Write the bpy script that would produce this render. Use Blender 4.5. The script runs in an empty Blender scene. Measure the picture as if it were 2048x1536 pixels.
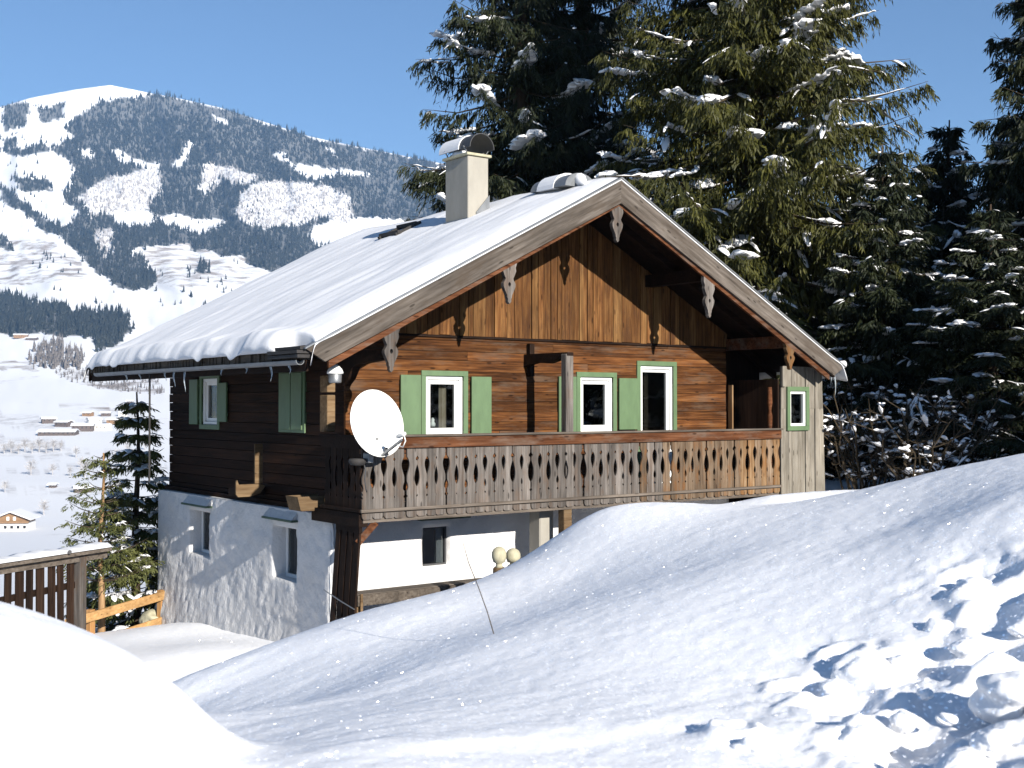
import bpy, bmesh, math, random
import numpy as np
from mathutils import Vector, Matrix
from mathutils.geometry import tessellate_polygon

random.seed(7)
rng = np.random.default_rng(11)
scene = bpy.context.scene
col = scene.collection
R = math.radians

# ------------------------------------------------------------------ camera
FPX = 2400.0                                   # focal length in photo pixels (2048 wide)
HORIZON = 811.0
PITCH = math.atan((HORIZON - 768.0) / FPX)
AZ = R(52.83)
V0 = np.array([math.cos(AZ), math.sin(AZ), 0.0])
RT = np.array([math.sin(AZ), -math.cos(AZ), 0.0])
UP = np.array([0, 0, 1.0])
CAM = np.array([-9.14, -16.29, 4.2])
VV = V0 * math.cos(PITCH) + UP * math.sin(PITCH)
UU = UP * math.cos(PITCH) - V0 * math.sin(PITCH)

cam_data = bpy.data.cameras.new('camera')
cam_data.lens = 36.0 * FPX / 2048.0
cam_data.sensor_width = 36.0
cam_data.clip_start = 0.1
cam_data.clip_end = 40000.0
cam = bpy.data.objects.new('camera', cam_data)
col.objects.link(cam)
cam.location = CAM
cam.rotation_euler = Vector(VV).to_track_quat('-Z', 'Y').to_euler()
cam_data.dof.use_dof = True
cam_data.dof.focus_distance = 21.0
cam_data.dof.aperture_fstop = 3.5
scene.camera = cam

# ------------------------------------------------------------------ world, sun, exposure
SUN_DIR = Vector((0.085, 1.0, -0.385)).normalized()      # the way the light travels
SUN_EL = math.asin(-SUN_DIR.z)
SUN_AZ = math.atan2(-SUN_DIR.x, -SUN_DIR.y)               # from +Y, clockwise seen from above
world = bpy.data.worlds.new('World')
scene.world = world
world.use_nodes = True
wn = world.node_tree.nodes
wl = world.node_tree.links
sky = wn.new('ShaderNodeTexSky')
sky.sky_type = 'NISHITA'
sky.sun_disc = False
sky.sun_elevation = SUN_EL
sky.sun_rotation = SUN_AZ
sky.altitude = 1200.0
sky.air_density = 1.0
sky.dust_density = 0.0
sky.ozone_density = 4.0
wl.new(sky.outputs['Color'], wn['Background'].inputs['Color'])
wn['Background'].inputs['Strength'].default_value = 0.05

sun_data = bpy.data.lights.new('sun', 'SUN')
sun_data.energy = 5.0
sun_data.angle = R(0.53)
sun_data.color = (1.0, 0.945, 0.86)
sun = bpy.data.objects.new('sun', sun_data)
col.objects.link(sun)
sun.rotation_euler = SUN_DIR.to_track_quat('-Z', 'Y').to_euler()
sun.location = (0, -30, 30)

scene.view_settings.view_transform = 'Standard'
scene.view_settings.look = 'None'
scene.view_settings.exposure = 1.28
scene.view_settings.gamma = 1.0
scene.view_settings.use_curve_mapping = False
scene.render.engine = 'CYCLES'
scene.cycles.use_denoising = True
scene.cycles.max_bounces = 6
scene.cycles.diffuse_bounces = 2
scene.cycles.glossy_bounces = 2
scene.cycles.transmission_bounces = 3
scene.cycles.transparent_max_bounces = 8
scene.cycles.volume_bounces = 0
scene.cycles.sample_clamp_indirect = 4.0
scene.cycles.caustics_reflective = False
scene.cycles.caustics_refractive = False

# ------------------------------------------------------------------ helpers: places
def ray(x, y):
    return VV + RT * (x - 1024.0) / FPX - UU * (y - 768.0) / FPX
def at(x, y, D):
    return CAM + ray(x, y) * D
def onY(x, y, Y):
    d = ray(x, y); return CAM + d * ((Y - CAM[1]) / d[1])
def sd(s, d):
    """a spot on the ground plan: s metres to the right of the camera, d metres ahead"""
    return CAM[:2] + RT[:2] * s + V0[:2] * d

# value noise
def _hash(i, j, seed):
    n = (i.astype(np.int64) * 374761393 + j.astype(np.int64) * 668265263 + seed * 144665) & 0x7fffffff
    n = ((n ^ (n >> 13)) * 1274126177) & 0x7fffffff
    n = (n ^ (n >> 16)) & 0xffff
    return n / 65535.0
def vnoise(x, y, seed=0):
    x = np.asarray(x, float); y = np.asarray(y, float)
    i = np.floor(x); j = np.floor(y)
    fx = x - i; fy = y - j
    fx = fx * fx * fx * (fx * (fx * 6 - 15) + 10); fy = fy * fy * fy * (fy * (fy * 6 - 15) + 10)
    i = i.astype(np.int64); j = j.astype(np.int64)
    a = _hash(i, j, seed); b = _hash(i + 1, j, seed); c = _hash(i, j + 1, seed); d = _hash(i + 1, j + 1, seed)
    return (a + (b - a) * fx + (c - a) * fy + (a - b - c + d) * fx * fy) * 2 - 1
def fbm(x, y, seed=0, oct=4, gain=0.5):
    t = 0; amp = 1.0
    for k in range(oct):
        t = t + amp * vnoise(x * 2 ** k + 17.3 * k, y * 2 ** k - 9.1 * k, seed + k); amp *= gain
    return t
def inside(px, py, poly):
    px = np.asarray(px, float); py = np.asarray(py, float)
    r = np.zeros(px.shape, bool); n = len(poly)
    for k in range(n):
        x0, y0 = poly[k]; x1, y1 = poly[(k + 1) % n]
        if y0 == y1: continue
        c = ((y0 > py) != (y1 > py)) & (px < (x1 - x0) * (py - y0) / (y1 - y0) + x0)
        r ^= c
    return r

# ------------------------------------------------------------------ helpers: objects
def tag(o, label=None, cat=None, group=None, kind=None):
    if label: o['label'] = label
    if cat: o['category'] = cat
    if group: o['group'] = group
    if kind: o['kind'] = kind
    return o
def empty(name, loc=(0, 0, 0), rz=0.0, parent=None):
    o = bpy.data.objects.new(name, None)
    o.empty_display_size = 0.2
    o.location = loc; o.rotation_euler = (0, 0, rz)
    col.objects.link(o)
    if parent: o.parent = parent
    return o
def link(name, me, mat, parent=None):
    o = bpy.data.objects.new(name, me)
    if mat is not None and not me.materials: me.materials.append(mat)
    col.objects.link(o)
    if parent: o.parent = parent
    return o
def fast_mesh(name, verts, faces, smooth=False):
    """verts (n,3), faces (m,k) numpy arrays with one k"""
    verts = np.asarray(verts, np.float32); faces = np.asarray(faces, np.int32)
    me = bpy.data.meshes.new(name)
    m, k = faces.shape
    me.vertices.add(len(verts)); me.vertices.foreach_set('co', verts.ravel())
    me.loops.add(m * k); me.loops.foreach_set('vertex_index', faces.ravel())
    me.polygons.add(m)
    me.polygons.foreach_set('loop_start', np.arange(0, m * k, k, dtype=np.int32))
    me.polygons.foreach_set('loop_total', np.full(m, k, np.int32))
    if smooth: me.polygons.foreach_set('use_smooth', np.ones(m, bool))
    me.update(); me.validate()
    return me
def grid_faces(nr, nc):
    a = np.arange(nr * nc).reshape(nr, nc)
    return np.stack([a[:-1, :-1], a[:-1, 1:], a[1:, 1:], a[1:, :-1]], -1).reshape(-1, 4)

class MB:
    """collects shapes, builds ONE mesh object"""
    def __init__(s): s.v = []; s.f = []
    def add(s, vs, fs):
        b = len(s.v); s.v += [tuple(v) for v in vs]; s.f += [tuple(b + i for i in f) for f in fs]; return s
    def box(s, x0, x1, y0, y1, z0, z1):
        if x0 > x1: x0, x1 = x1, x0
        if y0 > y1: y0, y1 = y1, y0
        if z0 > z1: z0, z1 = z1, z0
        v = [(x0, y0, z0), (x1, y0, z0), (x1, y1, z0), (x0, y1, z0), (x0, y0, z1), (x1, y0, z1), (x1, y1, z1), (x0, y1, z1)]
        return s.add(v, [(0, 3, 2, 1), (4, 5, 6, 7), (0, 1, 5, 4), (1, 2, 6, 5), (2, 3, 7, 6), (3, 0, 4, 7)])
    def bar(s, p, q, w, h, up=(0, 0, 1)):
        """a beam from p to q, w wide, h high"""
        p = Vector(p); q = Vector(q); d = (q - p).normalized(); u = Vector(up)
        sx = d.cross(u)
        if sx.length < 1e-4: sx = d.cross(Vector((1, 0, 0)))
        sx.normalize(); uz = sx.cross(d).normalized()
        v = []
        for e in (p, q):
            for a, b in ((-1, -1), (1, -1), (1, 1), (-1, 1)):
                v.append(e + sx * (a * w / 2) + uz * (b * h / 2))
        return s.add(v, [(0, 1, 2, 3), (7, 6, 5, 4), (0, 4, 5, 1), (1, 5, 6, 2), (2, 6, 7, 3), (3, 7, 4, 0)])
    def tube(s, path, rad, n=8, cap=True):
        path = [Vector(p) for p in path]
        if not hasattr(rad, '__len__'): rad = [rad] * len(path)
        vs = []; ref = None
        for i, p in enumerate(path):
            d = (path[min(i + 1, len(path) - 1)] - path[max(i - 1, 0)]).normalized()
            if ref is None:
                ref = Vector((0, 0, 1)) if abs(d.z) < 0.9 else Vector((1, 0, 0))
            a = d.cross(ref).normalized(); b = a.cross(d).normalized(); ref = b
            for k in range(n):
                t = 2 * math.pi * k / n
                vs.append(p + (a * math.cos(t) + b * math.sin(t)) * rad[i])
        fs = []
        for i in range(len(path) - 1):
            for k in range(n):
                fs.append((i * n + k, i * n + (k + 1) % n, (i + 1) * n + (k + 1) % n, (i + 1) * n + k))
        if cap:
            fs.append(tuple(range(n - 1, -1, -1))); fs.append(tuple((len(path) - 1) * n + k for k in range(n)))
        return s.add(vs, fs)
    def lathe(s, prof, c=(0, 0, 0), n=20):
        vs = []; c = Vector(c)
        for r_, z in prof:
            for k in range(n):
                t = 2 * math.pi * k / n; vs.append(c + Vector((r_ * math.cos(t), r_ * math.sin(t), z)))
        fs = []
        for i in range(len(prof) - 1):
            for k in range(n):
                fs.append((i * n + k, i * n + (k + 1) % n, (i + 1) * n + (k + 1) % n, (i + 1) * n + k))
        fs.append(tuple(range(n - 1, -1, -1))); fs.append(tuple((len(prof) - 1) * n + k for k in range(n)))
        return s.add(vs, fs)
    def plate(s, outer, t, m, holes=()):
        """flat polygon (a, b) with holes, thickness t; m(a, b, c) gives the place, c from 0 to t"""
        loops = [list(outer)] + [list(h) for h in holes]
        flat = [p for l in loops for p in l]
        tris = tessellate_polygon([[Vector((a, b, 0)) for a, b in l] for l in loops])
        n = len(flat)
        vs = [m(a, b, 0) for a, b in flat] + [m(a, b, t) for a, b in flat]
        fs = []
        for tr in tris:
            fs.append(tuple(tr)); fs.append(tuple(n + i for i in reversed(tr)))
        st = 0
        for l in loops:
            k = len(l)
            for i in range(k):
                a = st + i; b = st + (i + 1) % k
                fs.append((a, b, n + b, n + a))
            st += k
        return s.add(vs, fs)
    def mesh(s, name, smooth=False, fix=True, bevel=0.0):
        me = bpy.data.meshes.new(name)
        me.from_pydata([tuple(v) for v in s.v], [], s.f)
        bm = bmesh.new(); bm.from_mesh(me)
        if fix: bmesh.ops.recalc_face_normals(bm, faces=bm.faces)
        if bevel: bmesh.ops.bevel(bm, geom=list(bm.edges), offset=bevel, segments=1, affect='EDGES', clamp_overlap=True)
        if smooth:
            for f in bm.faces: f.smooth = True
        bm.to_mesh(me); bm.free(); me.update()
        return me
    def build(s, name, mat, parent=None, smooth=False, fix=True, bevel=0.0):
        return link(name, s.mesh(name, smooth, fix, bevel), mat, parent)
def children_of(o):
    return list(o.children)
def copy_tree(o, parent=None):
    c = o.copy(); col.objects.link(c); c.parent = parent
    for ch in children_of(o): copy_tree(ch, c)
    return c

# ------------------------------------------------------------------ materials
def newmat(name):
    m = bpy.data.materials.new(name); m.use_nodes = True
    nt = m.node_tree
    return m, nt.nodes, nt.links, nt.nodes['Principled BSDF']
def ramp(nodes, stops):
    r = nodes.new('ShaderNodeValToRGB'); cr = r.color_ramp
    while len(cr.elements) > 1: cr.elements.remove(cr.elements[-1])
    cr.elements[0].position = stops[0][0]; cr.elements[0].color = (*stops[0][1], 1)
    for p, c in stops[1:]:
        e = cr.elements.new(p); e.color = (*c, 1)
    return r
def mathn(nodes, links, op, a, b=None, clamp=False):
    n = nodes.new('ShaderNodeMath'); n.operation = op; n.use_clamp = clamp
    for i, x in enumerate((a, b)):
        if x is None: continue
        if isinstance(x, (int, float)): n.inputs[i].default_value = x
        else: links.new(x, n.inputs[i])
    return n.outputs[0]
def mixc(nodes, links, fac, a, b, mode='MIX'):
    n = nodes.new('ShaderNodeMix'); n.data_type = 'RGBA'; n.blend_type = mode
    for i, x in ((0, fac), (6, a), (7, b)):
        if isinstance(x, (int, float)): n.inputs[i].default_value = x
        elif isinstance(x, tuple): n.inputs[i].default_value = (*x, 1)
        else: links.new(x, n.inputs[i])
    return n.outputs[2]
def noise_n(nodes, links, vec, scale, detail=4, rough=0.55):
    n = nodes.new('ShaderNodeTexNoise'); n.inputs['Scale'].default_value = scale
    n.inputs['Detail'].default_value = detail; n.inputs['Roughness'].default_value = rough
    if vec is not None: links.new(vec, n.inputs['Vector'])
    return n
def place_n(nodes, links, scale=(1, 1, 1), rand=True, tilt=0.0):
    """world position, stretched, with an offset per object"""
    g = nodes.new('ShaderNodeNewGeometry')
    mp = nodes.new('ShaderNodeMapping'); mp.inputs['Scale'].default_value = scale
    src = g.outputs['Position']
    if tilt:
        m0 = nodes.new('ShaderNodeMapping'); m0.inputs['Rotation'].default_value = (0, tilt, 0); links.new(src, m0.inputs['Vector']); src = m0.outputs[0]
    links.new(src, mp.inputs['Vector'])
    if rand:
        oi = nodes.new('ShaderNodeObjectInfo')
        c = nodes.new('ShaderNodeCombineXYZ')
        k = mathn(nodes, links, 'MULTIPLY', oi.outputs['Random'], 37.0)
        for i in range(3): links.new(k, c.inputs[i])
        links.new(c.outputs[0], mp.inputs['Location'])
    return mp.outputs[0]
def bump_n(nodes, links, h, strength, dist, bs):
    b = nodes.new('ShaderNodeBump'); b.inputs['Strength'].default_value = strength; b.inputs['Distance'].default_value = dist
    links.new(h, b.inputs['Height']); links.new(b.outputs[0], bs.inputs['Normal'])
    return b

def wood(name, dark, mid, light, axis, grain=1.0, vary=0.5, stain=None, stain_amt=0.5, rough=0.8, knots=True, bump=0.35, tilt=0.0):
    ks = 1.0 if name.startswith(('new', 'bark')) else 0.74
    dark, mid, light = (tuple(x * ks for x in c) for c in (dark, mid, light))
    stain = tuple(x * ks for x in stain) if stain else None
    m, n, l, bs = newmat(name)
    lo, hi = 1.2, 26.0 * grain
    sc = {'x': (lo, hi, hi), 'y': (hi, lo, hi), 'z': (hi, hi, lo)}[axis]
    v = place_n(n, l, sc, tilt=tilt)
    g = noise_n(n, l, v, 1.0, 6, 0.65)
    c = ramp(n, [(0.28, dark), (0.5, mid), (0.72, light)])
    l.new(g.outputs['Fac'], c.inputs[0])
    v2 = place_n(n, l, {'x': (0.9, 4, 4), 'y': (4, 0.9, 4), 'z': (4, 4, 0.9)}[axis], tilt=tilt)
    g2 = noise_n(n, l, v2, 1.0, 3, 0.6)
    oi = n.new('ShaderNodeObjectInfo')
    k = mathn(n, l, 'MULTIPLY_ADD', oi.outputs['Random'], vary); n[k.node.name].inputs[2].default_value = 1 - vary * 0.5
    blot = n.new('ShaderNodeMapRange'); blot.inputs[1].default_value = 0.3; blot.inputs[2].default_value = 0.7
    blot.inputs[3].default_value = 0.62; blot.inputs[4].default_value = 1.25
    l.new(g2.outputs['Fac'], blot.inputs[0])
    k2 = mathn(n, l, 'MULTIPLY', k, blot.outputs[0])
    cc = n.new('ShaderNodeCombineColor')
    for i in range(3): l.new(k2, cc.inputs[i])
    out = mixc(n, l, 1.0, c.outputs[0], cc.outputs[0], 'MULTIPLY')
    if stain:
        v3 = place_n(n, l, {'x': (0.8, 3, 3), 'y': (3, 0.8, 3), 'z': (5, 5, 1.4)}[axis], tilt=tilt)
        g3 = noise_n(n, l, v3, 1.3, 4, 0.7)
        r3 = n.new('ShaderNodeMapRange'); r3.inputs[1].default_value = 0.5; r3.inputs[2].default_value = 0.66
        r3.inputs[3].default_value = 0; r3.inputs[4].default_value = stain_amt
        l.new(g3.outputs['Fac'], r3.inputs[0])
        out = mixc(n, l, r3.outputs[0], out, stain)
    if knots:
        vo = n.new('ShaderNodeTexVoronoi'); vo.inputs['Scale'].default_value = 1.0
        l.new(place_n(n, l, {'x': (2.6, 9, 9), 'y': (9, 2.6, 9), 'z': (9, 9, 2.6)}[axis], tilt=tilt), vo.inputs['Vector'])
        kr = n.new('ShaderNodeMapRange'); kr.inputs[1].default_value = 0.10; kr.inputs[2].default_value = 0.17
        kr.inputs[3].default_value = 0.75; kr.inputs[4].default_value = 0.0
        l.new(vo.outputs['Distance'], kr.inputs[0])
        out = mixc(n, l, kr.outputs[0], out, tuple(x * 0.45 for x in dark))
    l.new(out, bs.inputs['Base Color'])
    bs.inputs['Roughness'].default_value = rough
    bs.inputs['Specular IOR Level'].default_value = 0.1
    bump_n(n, l, g.outputs['Fac'], bump, 0.012, bs)
    return m

M = {}
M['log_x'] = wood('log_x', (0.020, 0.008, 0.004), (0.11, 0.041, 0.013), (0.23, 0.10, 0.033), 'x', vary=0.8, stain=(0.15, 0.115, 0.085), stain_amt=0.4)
M['log_y'] = wood('log_y', (0.012, 0.007, 0.005), (0.030, 0.014, 0.008), (0.05, 0.024, 0.013), 'y', vary=0.6)  # darker copy of the front wood, carrying the shade of the side wall
M['gable_z'] = wood('gable_z', (0.045, 0.017, 0.007), (0.145, 0.063, 0.021), (0.25, 0.13, 0.048), 'z', vary=0.45, stain=(0.06, 0.028, 0.014), stain_amt=0.6)
M['gable_pale'] = wood('gable_pale', (0.09, 0.038, 0.014), (0.19, 0.095, 0.034), (0.29, 0.165, 0.065), 'z', vary=0.3, stain=(0.08, 0.04, 0.02), stain_amt=0.5)
M['grey_x'] = wood('grey_x', (0.085, 0.068, 0.054), (0.155, 0.128, 0.105), (0.23, 0.195, 0.165), 'x', vary=0.25)
for _k, _t in (('barge_l', 1), ('barge_r', -1)):
    M[_k] = wood(_k, (0.060, 0.048, 0.038), (0.125, 0.105, 0.088), (0.20, 0.172, 0.15), 'x', vary=0.2, grain=.8, stain=(0.075, 0.055, 0.04), stain_amt=.6, tilt=_t * math.atan(0.515))
M['grey_y'] = wood('grey_y', (0.055, 0.043, 0.034), (0.11, 0.09, 0.072), (0.16, 0.135, 0.11), 'y', vary=0.25)
M['grey_z'] = wood('grey_z', (0.065, 0.056, 0.049), (0.145, 0.128, 0.115), (0.24, 0.215, 0.195), 'z', vary=0.5, stain=(0.15, 0.075, 0.032), stain_amt=0.3)
M['rust_z'] = wood('rust_z', (0.09, 0.045, 0.02), (0.20, 0.12, 0.06), (0.31, 0.225, 0.14), 'z', vary=0.5, stain=(0.21, 0.085, 0.022), stain_amt=0.6)
M['mix_z'] = wood('mix_z', (0.08, 0.052, 0.034), (0.165, 0.115, 0.075), (0.26, 0.20, 0.145), 'z', vary=0.5, stain=(0.20, 0.085, 0.025), stain_amt=0.65)
M['pale_z'] = wood('pale_z', (0.17, 0.145, 0.115), (0.245, 0.22, 0.18), (0.31, 0.285, 0.245), 'z', vary=0.25, stain=(0.13, 0.115, 0.09), stain_amt=0.4)
M['rail_x'] = wood('rail_x', (0.05, 0.017, 0.007), (0.12, 0.045, 0.019), (0.19, 0.088, 0.045), 'x', vary=0.3, stain=(0.18, 0.14, 0.11), stain_amt=0.55)
M['dark_x'] = wood('dark_x', (0.010, 0.006, 0.004), (0.022, 0.012, 0.008), (0.035, 0.02, 0.013), 'x', vary=0.4)
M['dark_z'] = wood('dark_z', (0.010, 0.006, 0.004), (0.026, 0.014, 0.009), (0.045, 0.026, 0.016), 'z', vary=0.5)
M['new_x'] = wood('new_x', (0.30, 0.16, 0.06), (0.40, 0.235, 0.10), (0.46, 0.30, 0.14), 'x', vary=0.15, bump=0.1)
M['new_z'] = wood('new_z', (0.25, 0.12, 0.045), (0.34, 0.18, 0.07), (0.40, 0.24, 0.11), 'z', vary=0.15, bump=0.1)
M['tan_x'] = wood('tan_x', (0.12, 0.07, 0.035), (0.20, 0.13, 0.07), (0.27, 0.19, 0.11), 'x', vary=0.3)
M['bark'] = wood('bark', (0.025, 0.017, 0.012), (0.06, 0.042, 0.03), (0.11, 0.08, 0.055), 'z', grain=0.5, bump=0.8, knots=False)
M['bark_sun'] = wood('bark_sun', (0.10, 0.06, 0.03), (0.20, 0.12, 0.06), (0.27, 0.18, 0.10), 'z', grain=0.5, bump=0.8, knots=False)  # lit copy of bark: sunlight put into the orange of the stem

def paint(name, c, rough=0.5, dirt=0.25, scale=7.0):
    m, n, l, bs = newmat(name)
    v = place_n(n, l, (1, 1, 0.35))
    g = noise_n(n, l, v, scale, 5, 0.65)
    r = n.new('ShaderNodeMapRange'); r.inputs[1].default_value = 0.35; r.inputs[2].default_value = 0.75
    r.inputs[3].default_value = 1.0; r.inputs[4].default_value = 1 - dirt
    l.new(g.outputs['Fac'], r.inputs[0])
    cc = n.new('ShaderNodeCombineColor')
    for i in range(3): l.new(r.outputs[0], cc.inputs[i])
    l.new(mixc(n, l, 1.0, c, cc.outputs[0], 'MULTIPLY'), bs.inputs['Base Color'])
    bs.inputs['Roughness'].default_value = rough
    bump_n(n, l, g.outputs['Fac'], 0.12, 0.004, bs)
    return m
M['green'] = paint('green', (0.092, 0.150, 0.072), 0.55, 0.25)
M['dark_green'] = paint('dark_green', (0.035, 0.075, 0.045), 0.6, 0.4)
M['white'] = paint('white', (0.78, 0.78, 0.76), 0.4, 0.08)
M['dish'] = paint('dish', (0.74, 0.73, 0.69), 0.45, 0.06)
M['render'] = paint('render', (0.30, 0.28, 0.24), 0.85, 0.2, 4.0)
M['metal'] = paint('metal', (0.24, 0.25, 0.26), 0.45, 0.3)
M['metal'].node_tree.nodes['Principled BSDF'].inputs['Metallic'].default_value = 0.6
M['steel_dark'] = paint('steel_dark', (0.045, 0.045, 0.047), 0.55, 0.4)
M['curtain'] = paint('curtain', (0.50, 0.42, 0.32), 0.9, 0.1)
M['stone'] = paint('stone', (0.42, 0.39, 0.27), 0.8, 0.35, 20)
M['shingle'] = paint('shingle', (0.030, 0.027, 0.026), 0.85, 0.5)
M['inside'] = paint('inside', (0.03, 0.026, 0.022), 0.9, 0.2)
M['roof_tile_far'] = paint('roof_tile_far', (0.10, 0.07, 0.055), 0.8, 0.3, 0.5)
M['far_wood'] = paint('far_wood', (0.24, 0.14, 0.07), 0.8, 0.3, 0.6)
M['far_brown'] = paint('far_brown', (0.10, 0.075, 0.065), 0.8, 0.3, 0.6)
M['far_white'] = paint('far_white', (0.72, 0.70, 0.66), 0.8, 0.1, 0.6)
M['far_red'] = paint('far_red', (0.26, 0.13, 0.11), 0.8, 0.2, 0.6)
M['far_glass'] = paint('far_glass', (0.02, 0.022, 0.025), 0.2, 0.1, 0.6)

def plaster():
    m, n, l, bs = newmat('plaster')
    v = place_n(n, l, (1, 1, 1), False)
    g1 = noise_n(n, l, v, 9.0, 6, 0.62)
    g2 = noise_n(n, l, v, 2.2, 3, 0.5)
    # grime near the foot of the wall, with an edge of its own
    st = noise_n(n, l, v, 1.4, 4, 0.6)
    sr = n.new('ShaderNodeMapRange'); sr.inputs[1].default_value = 0.46; sr.inputs[2].default_value = 0.68
    sr.inputs[3].default_value = 0; sr.inputs[4].default_value = 0.30
    l.new(st.outputs['Fac'], sr.inputs[0])
    l.new(mixc(n, l, sr.outputs[0], (0.56, 0.555, 0.55), (0.42, 0.40, 0.38)), bs.inputs['Base Color'])
    bs.inputs['Roughness'].default_value = 0.9
    h = mathn(n, l, 'MULTIPLY_ADD', g2.outputs['Fac'], 1.6); l.new(g1.outputs['Fac'], n[h.node.name].inputs[2])
    bump_n(n, l, h, 0.55, 0.05, bs)
    return m
M['plaster'] = plaster()

def glass():
    m, n, l, bs = newmat('glass')
    n.remove(bs)
    out = n['Material Output']
    tr = n.new('ShaderNodeBsdfTransparent'); tr.inputs[0].default_value = (0.75, 0.78, 0.78, 1)
    gl = n.new('ShaderNodeBsdfGlossy'); gl.inputs['Roughness'].default_value = 0.03; gl.inputs[0].default_value = (0.9, 0.9, 0.9, 1)
    fr = n.new('ShaderNodeFresnel'); fr.inputs[0].default_value = 1.5
    f = mathn(n, l, 'MULTIPLY', fr.outputs[0], 0.9)
    mx = n.new('ShaderNodeMixShader')
    l.new(f, mx.inputs[0]); l.new(tr.outputs[0], mx.inputs[1]); l.new(gl.outputs[0], mx.inputs[2]); l.new(mx.outputs[0], out.inputs['Surface'])
    return m
M['glass'] = glass()
def ice():
    m, n, l, bs = newmat('ice')
    bs.inputs['Base Color'].default_value = (0.72, 0.80, 0.86, 1)
    bs.inputs['Roughness'].default_value = 0.15
    bs.inputs['Transmission Weight'].default_value = 0.6
    bs.inputs['IOR'].default_value = 1.31
    return m
M['ice'] = ice()

def snow(name, sparkle=True, fine=60.0, bump=0.25, c=(0.86, 0.86, 0.87)):
    m, n, l, bs = newmat(name)
    out = n['Material Output']
    g = n.new('ShaderNodeNewGeometry')
    f1 = noise_n(n, l, g.outputs['Position'], fine, 4, 0.7)
    f2 = noise_n(n, l, g.outputs['Position'], fine * 0.12, 3, 0.6)
    bs.inputs['Base Color'].default_value = (*c, 1)
    bs.inputs['Roughness'].default_value = 0.75
    bs.inputs['Specular IOR Level'].default_value = 0.2
    h = mathn(n, l, 'MULTIPLY_ADD', f2.outputs['Fac'], 2.0); l.new(f1.outputs['Fac'], n[h.node.name].inputs[2])
    bump_n(n, l, h, bump, 0.01, bs)
    if sparkle:
        # single ice crystals: little facets turned every way, a few of which mirror the sun
        vo = n.new('ShaderNodeTexVoronoi'); vo.inputs['Scale'].default_value = 34.0
        l.new(g.outputs['Position'], vo.inputs['Vector'])
        sep = n.new('ShaderNodeVectorMath'); sep.operation = 'MULTIPLY_ADD'
        l.new(vo.outputs['Color'], sep.inputs[0]); sep.inputs[1].default_value = (2.4, 2.4, 2.4); sep.inputs[2].default_value = (-1.2, -1.2, -1.2)
        ad = n.new('ShaderNodeVectorMath'); ad.operation = 'ADD'
        l.new(sep.outputs[0], ad.inputs[0]); l.new(g.outputs['Normal'], ad.inputs[1])
        nm = n.new('ShaderNodeVectorMath'); nm.operation = 'NORMALIZE'; l.new(ad.outputs[0], nm.inputs[0])
        gl = n.new('ShaderNodeBsdfGlossy'); gl.inputs['Roughness'].default_value = 0.2
        gl.inputs[0].default_value = (0.95, 0.97, 1, 1)
        l.new(nm.outputs[0], gl.inputs['Normal'])
        mk = n.new('ShaderNodeMapRange'); mk.inputs[1].default_value = 0.16; mk.inputs[2].default_value = 0.36
        mk.inputs[3].default_value = 0.8; mk.inputs[4].default_value = 0.0
        l.new(vo.outputs['Distance'], mk.inputs[0])
        cc = n.new('ShaderNodeCombineColor')
        for i in range(3): l.new(mk.outputs[0], cc.inputs[i])
        l.new(cc.outputs[0], gl.inputs[0])
        mx = n.new('ShaderNodeAddShader')
        l.new(bs.outputs[0], mx.inputs[0]); l.new(gl.outputs[0], mx.inputs[1])
        l.new(mx.outputs[0], out.inputs['Surface'])
    return m
M['snow'] = snow('snow')
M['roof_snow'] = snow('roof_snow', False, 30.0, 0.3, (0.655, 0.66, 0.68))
M['tree_snow'] = snow('tree_snow', False, 25.0, 0.6)

def leaf(name, c1, c2, trans=0.15):
    m, n, l, bs = newmat(name)
    v = place_n(n, l, (1, 1, 1), False)
    g = noise_n(n, l, v, 1.3, 4, 0.65)
    r = ramp(n, [(0.35, c1), (0.65, c2)])
    l.new(g.outputs['Fac'], r.inputs[0]); l.new(r.outputs[0], bs.inputs['Base Color'])
    bs.inputs['Roughness'].default_value = 0.6
    bs.inputs['Specular IOR Level'].default_value = 0.25
    if trans:
        t = n.new('ShaderNodeBsdfTranslucent'); l.new(r.outputs[0], t.inputs[0])
        mx = n.new('ShaderNodeMixShader'); mx.inputs[0].default_value = trans
        l.new(bs.outputs[0], mx.inputs[1]); l.new(t.outputs[0], mx.inputs[2]); l.new(mx.outputs[0], n['Material Output'].inputs['Surface'])
    return m
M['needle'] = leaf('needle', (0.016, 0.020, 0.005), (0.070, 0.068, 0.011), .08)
M['needle_shaded'] = leaf('needle_shaded', (0.010, 0.015, 0.007), (0.026, 0.032, 0.011), .08)  # darkened needle copy, the shade on these trees put into its colour
M['needle_young_lit'] = leaf('needle_young_lit', (0.05, 0.062, 0.02), (0.11, 0.115, 0.035))  # young needles, made lighter so the shaded spruces look sunlit
M['twig'] = leaf('twig', (0.03, 0.022, 0.014), (0.07, 0.052, 0.03), 0)
M['far_needle'] = leaf('far_needle', (0.015, 0.018, 0.015), (0.026, 0.029, 0.023), 0)
M['far_twig'] = leaf('far_twig', (0.10, 0.085, 0.075), (0.17, 0.15, 0.135), 0)
M['far_brush'] = leaf('far_brush', (0.30, 0.28, 0.27), (0.46, 0.44, 0.43), 0)

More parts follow.
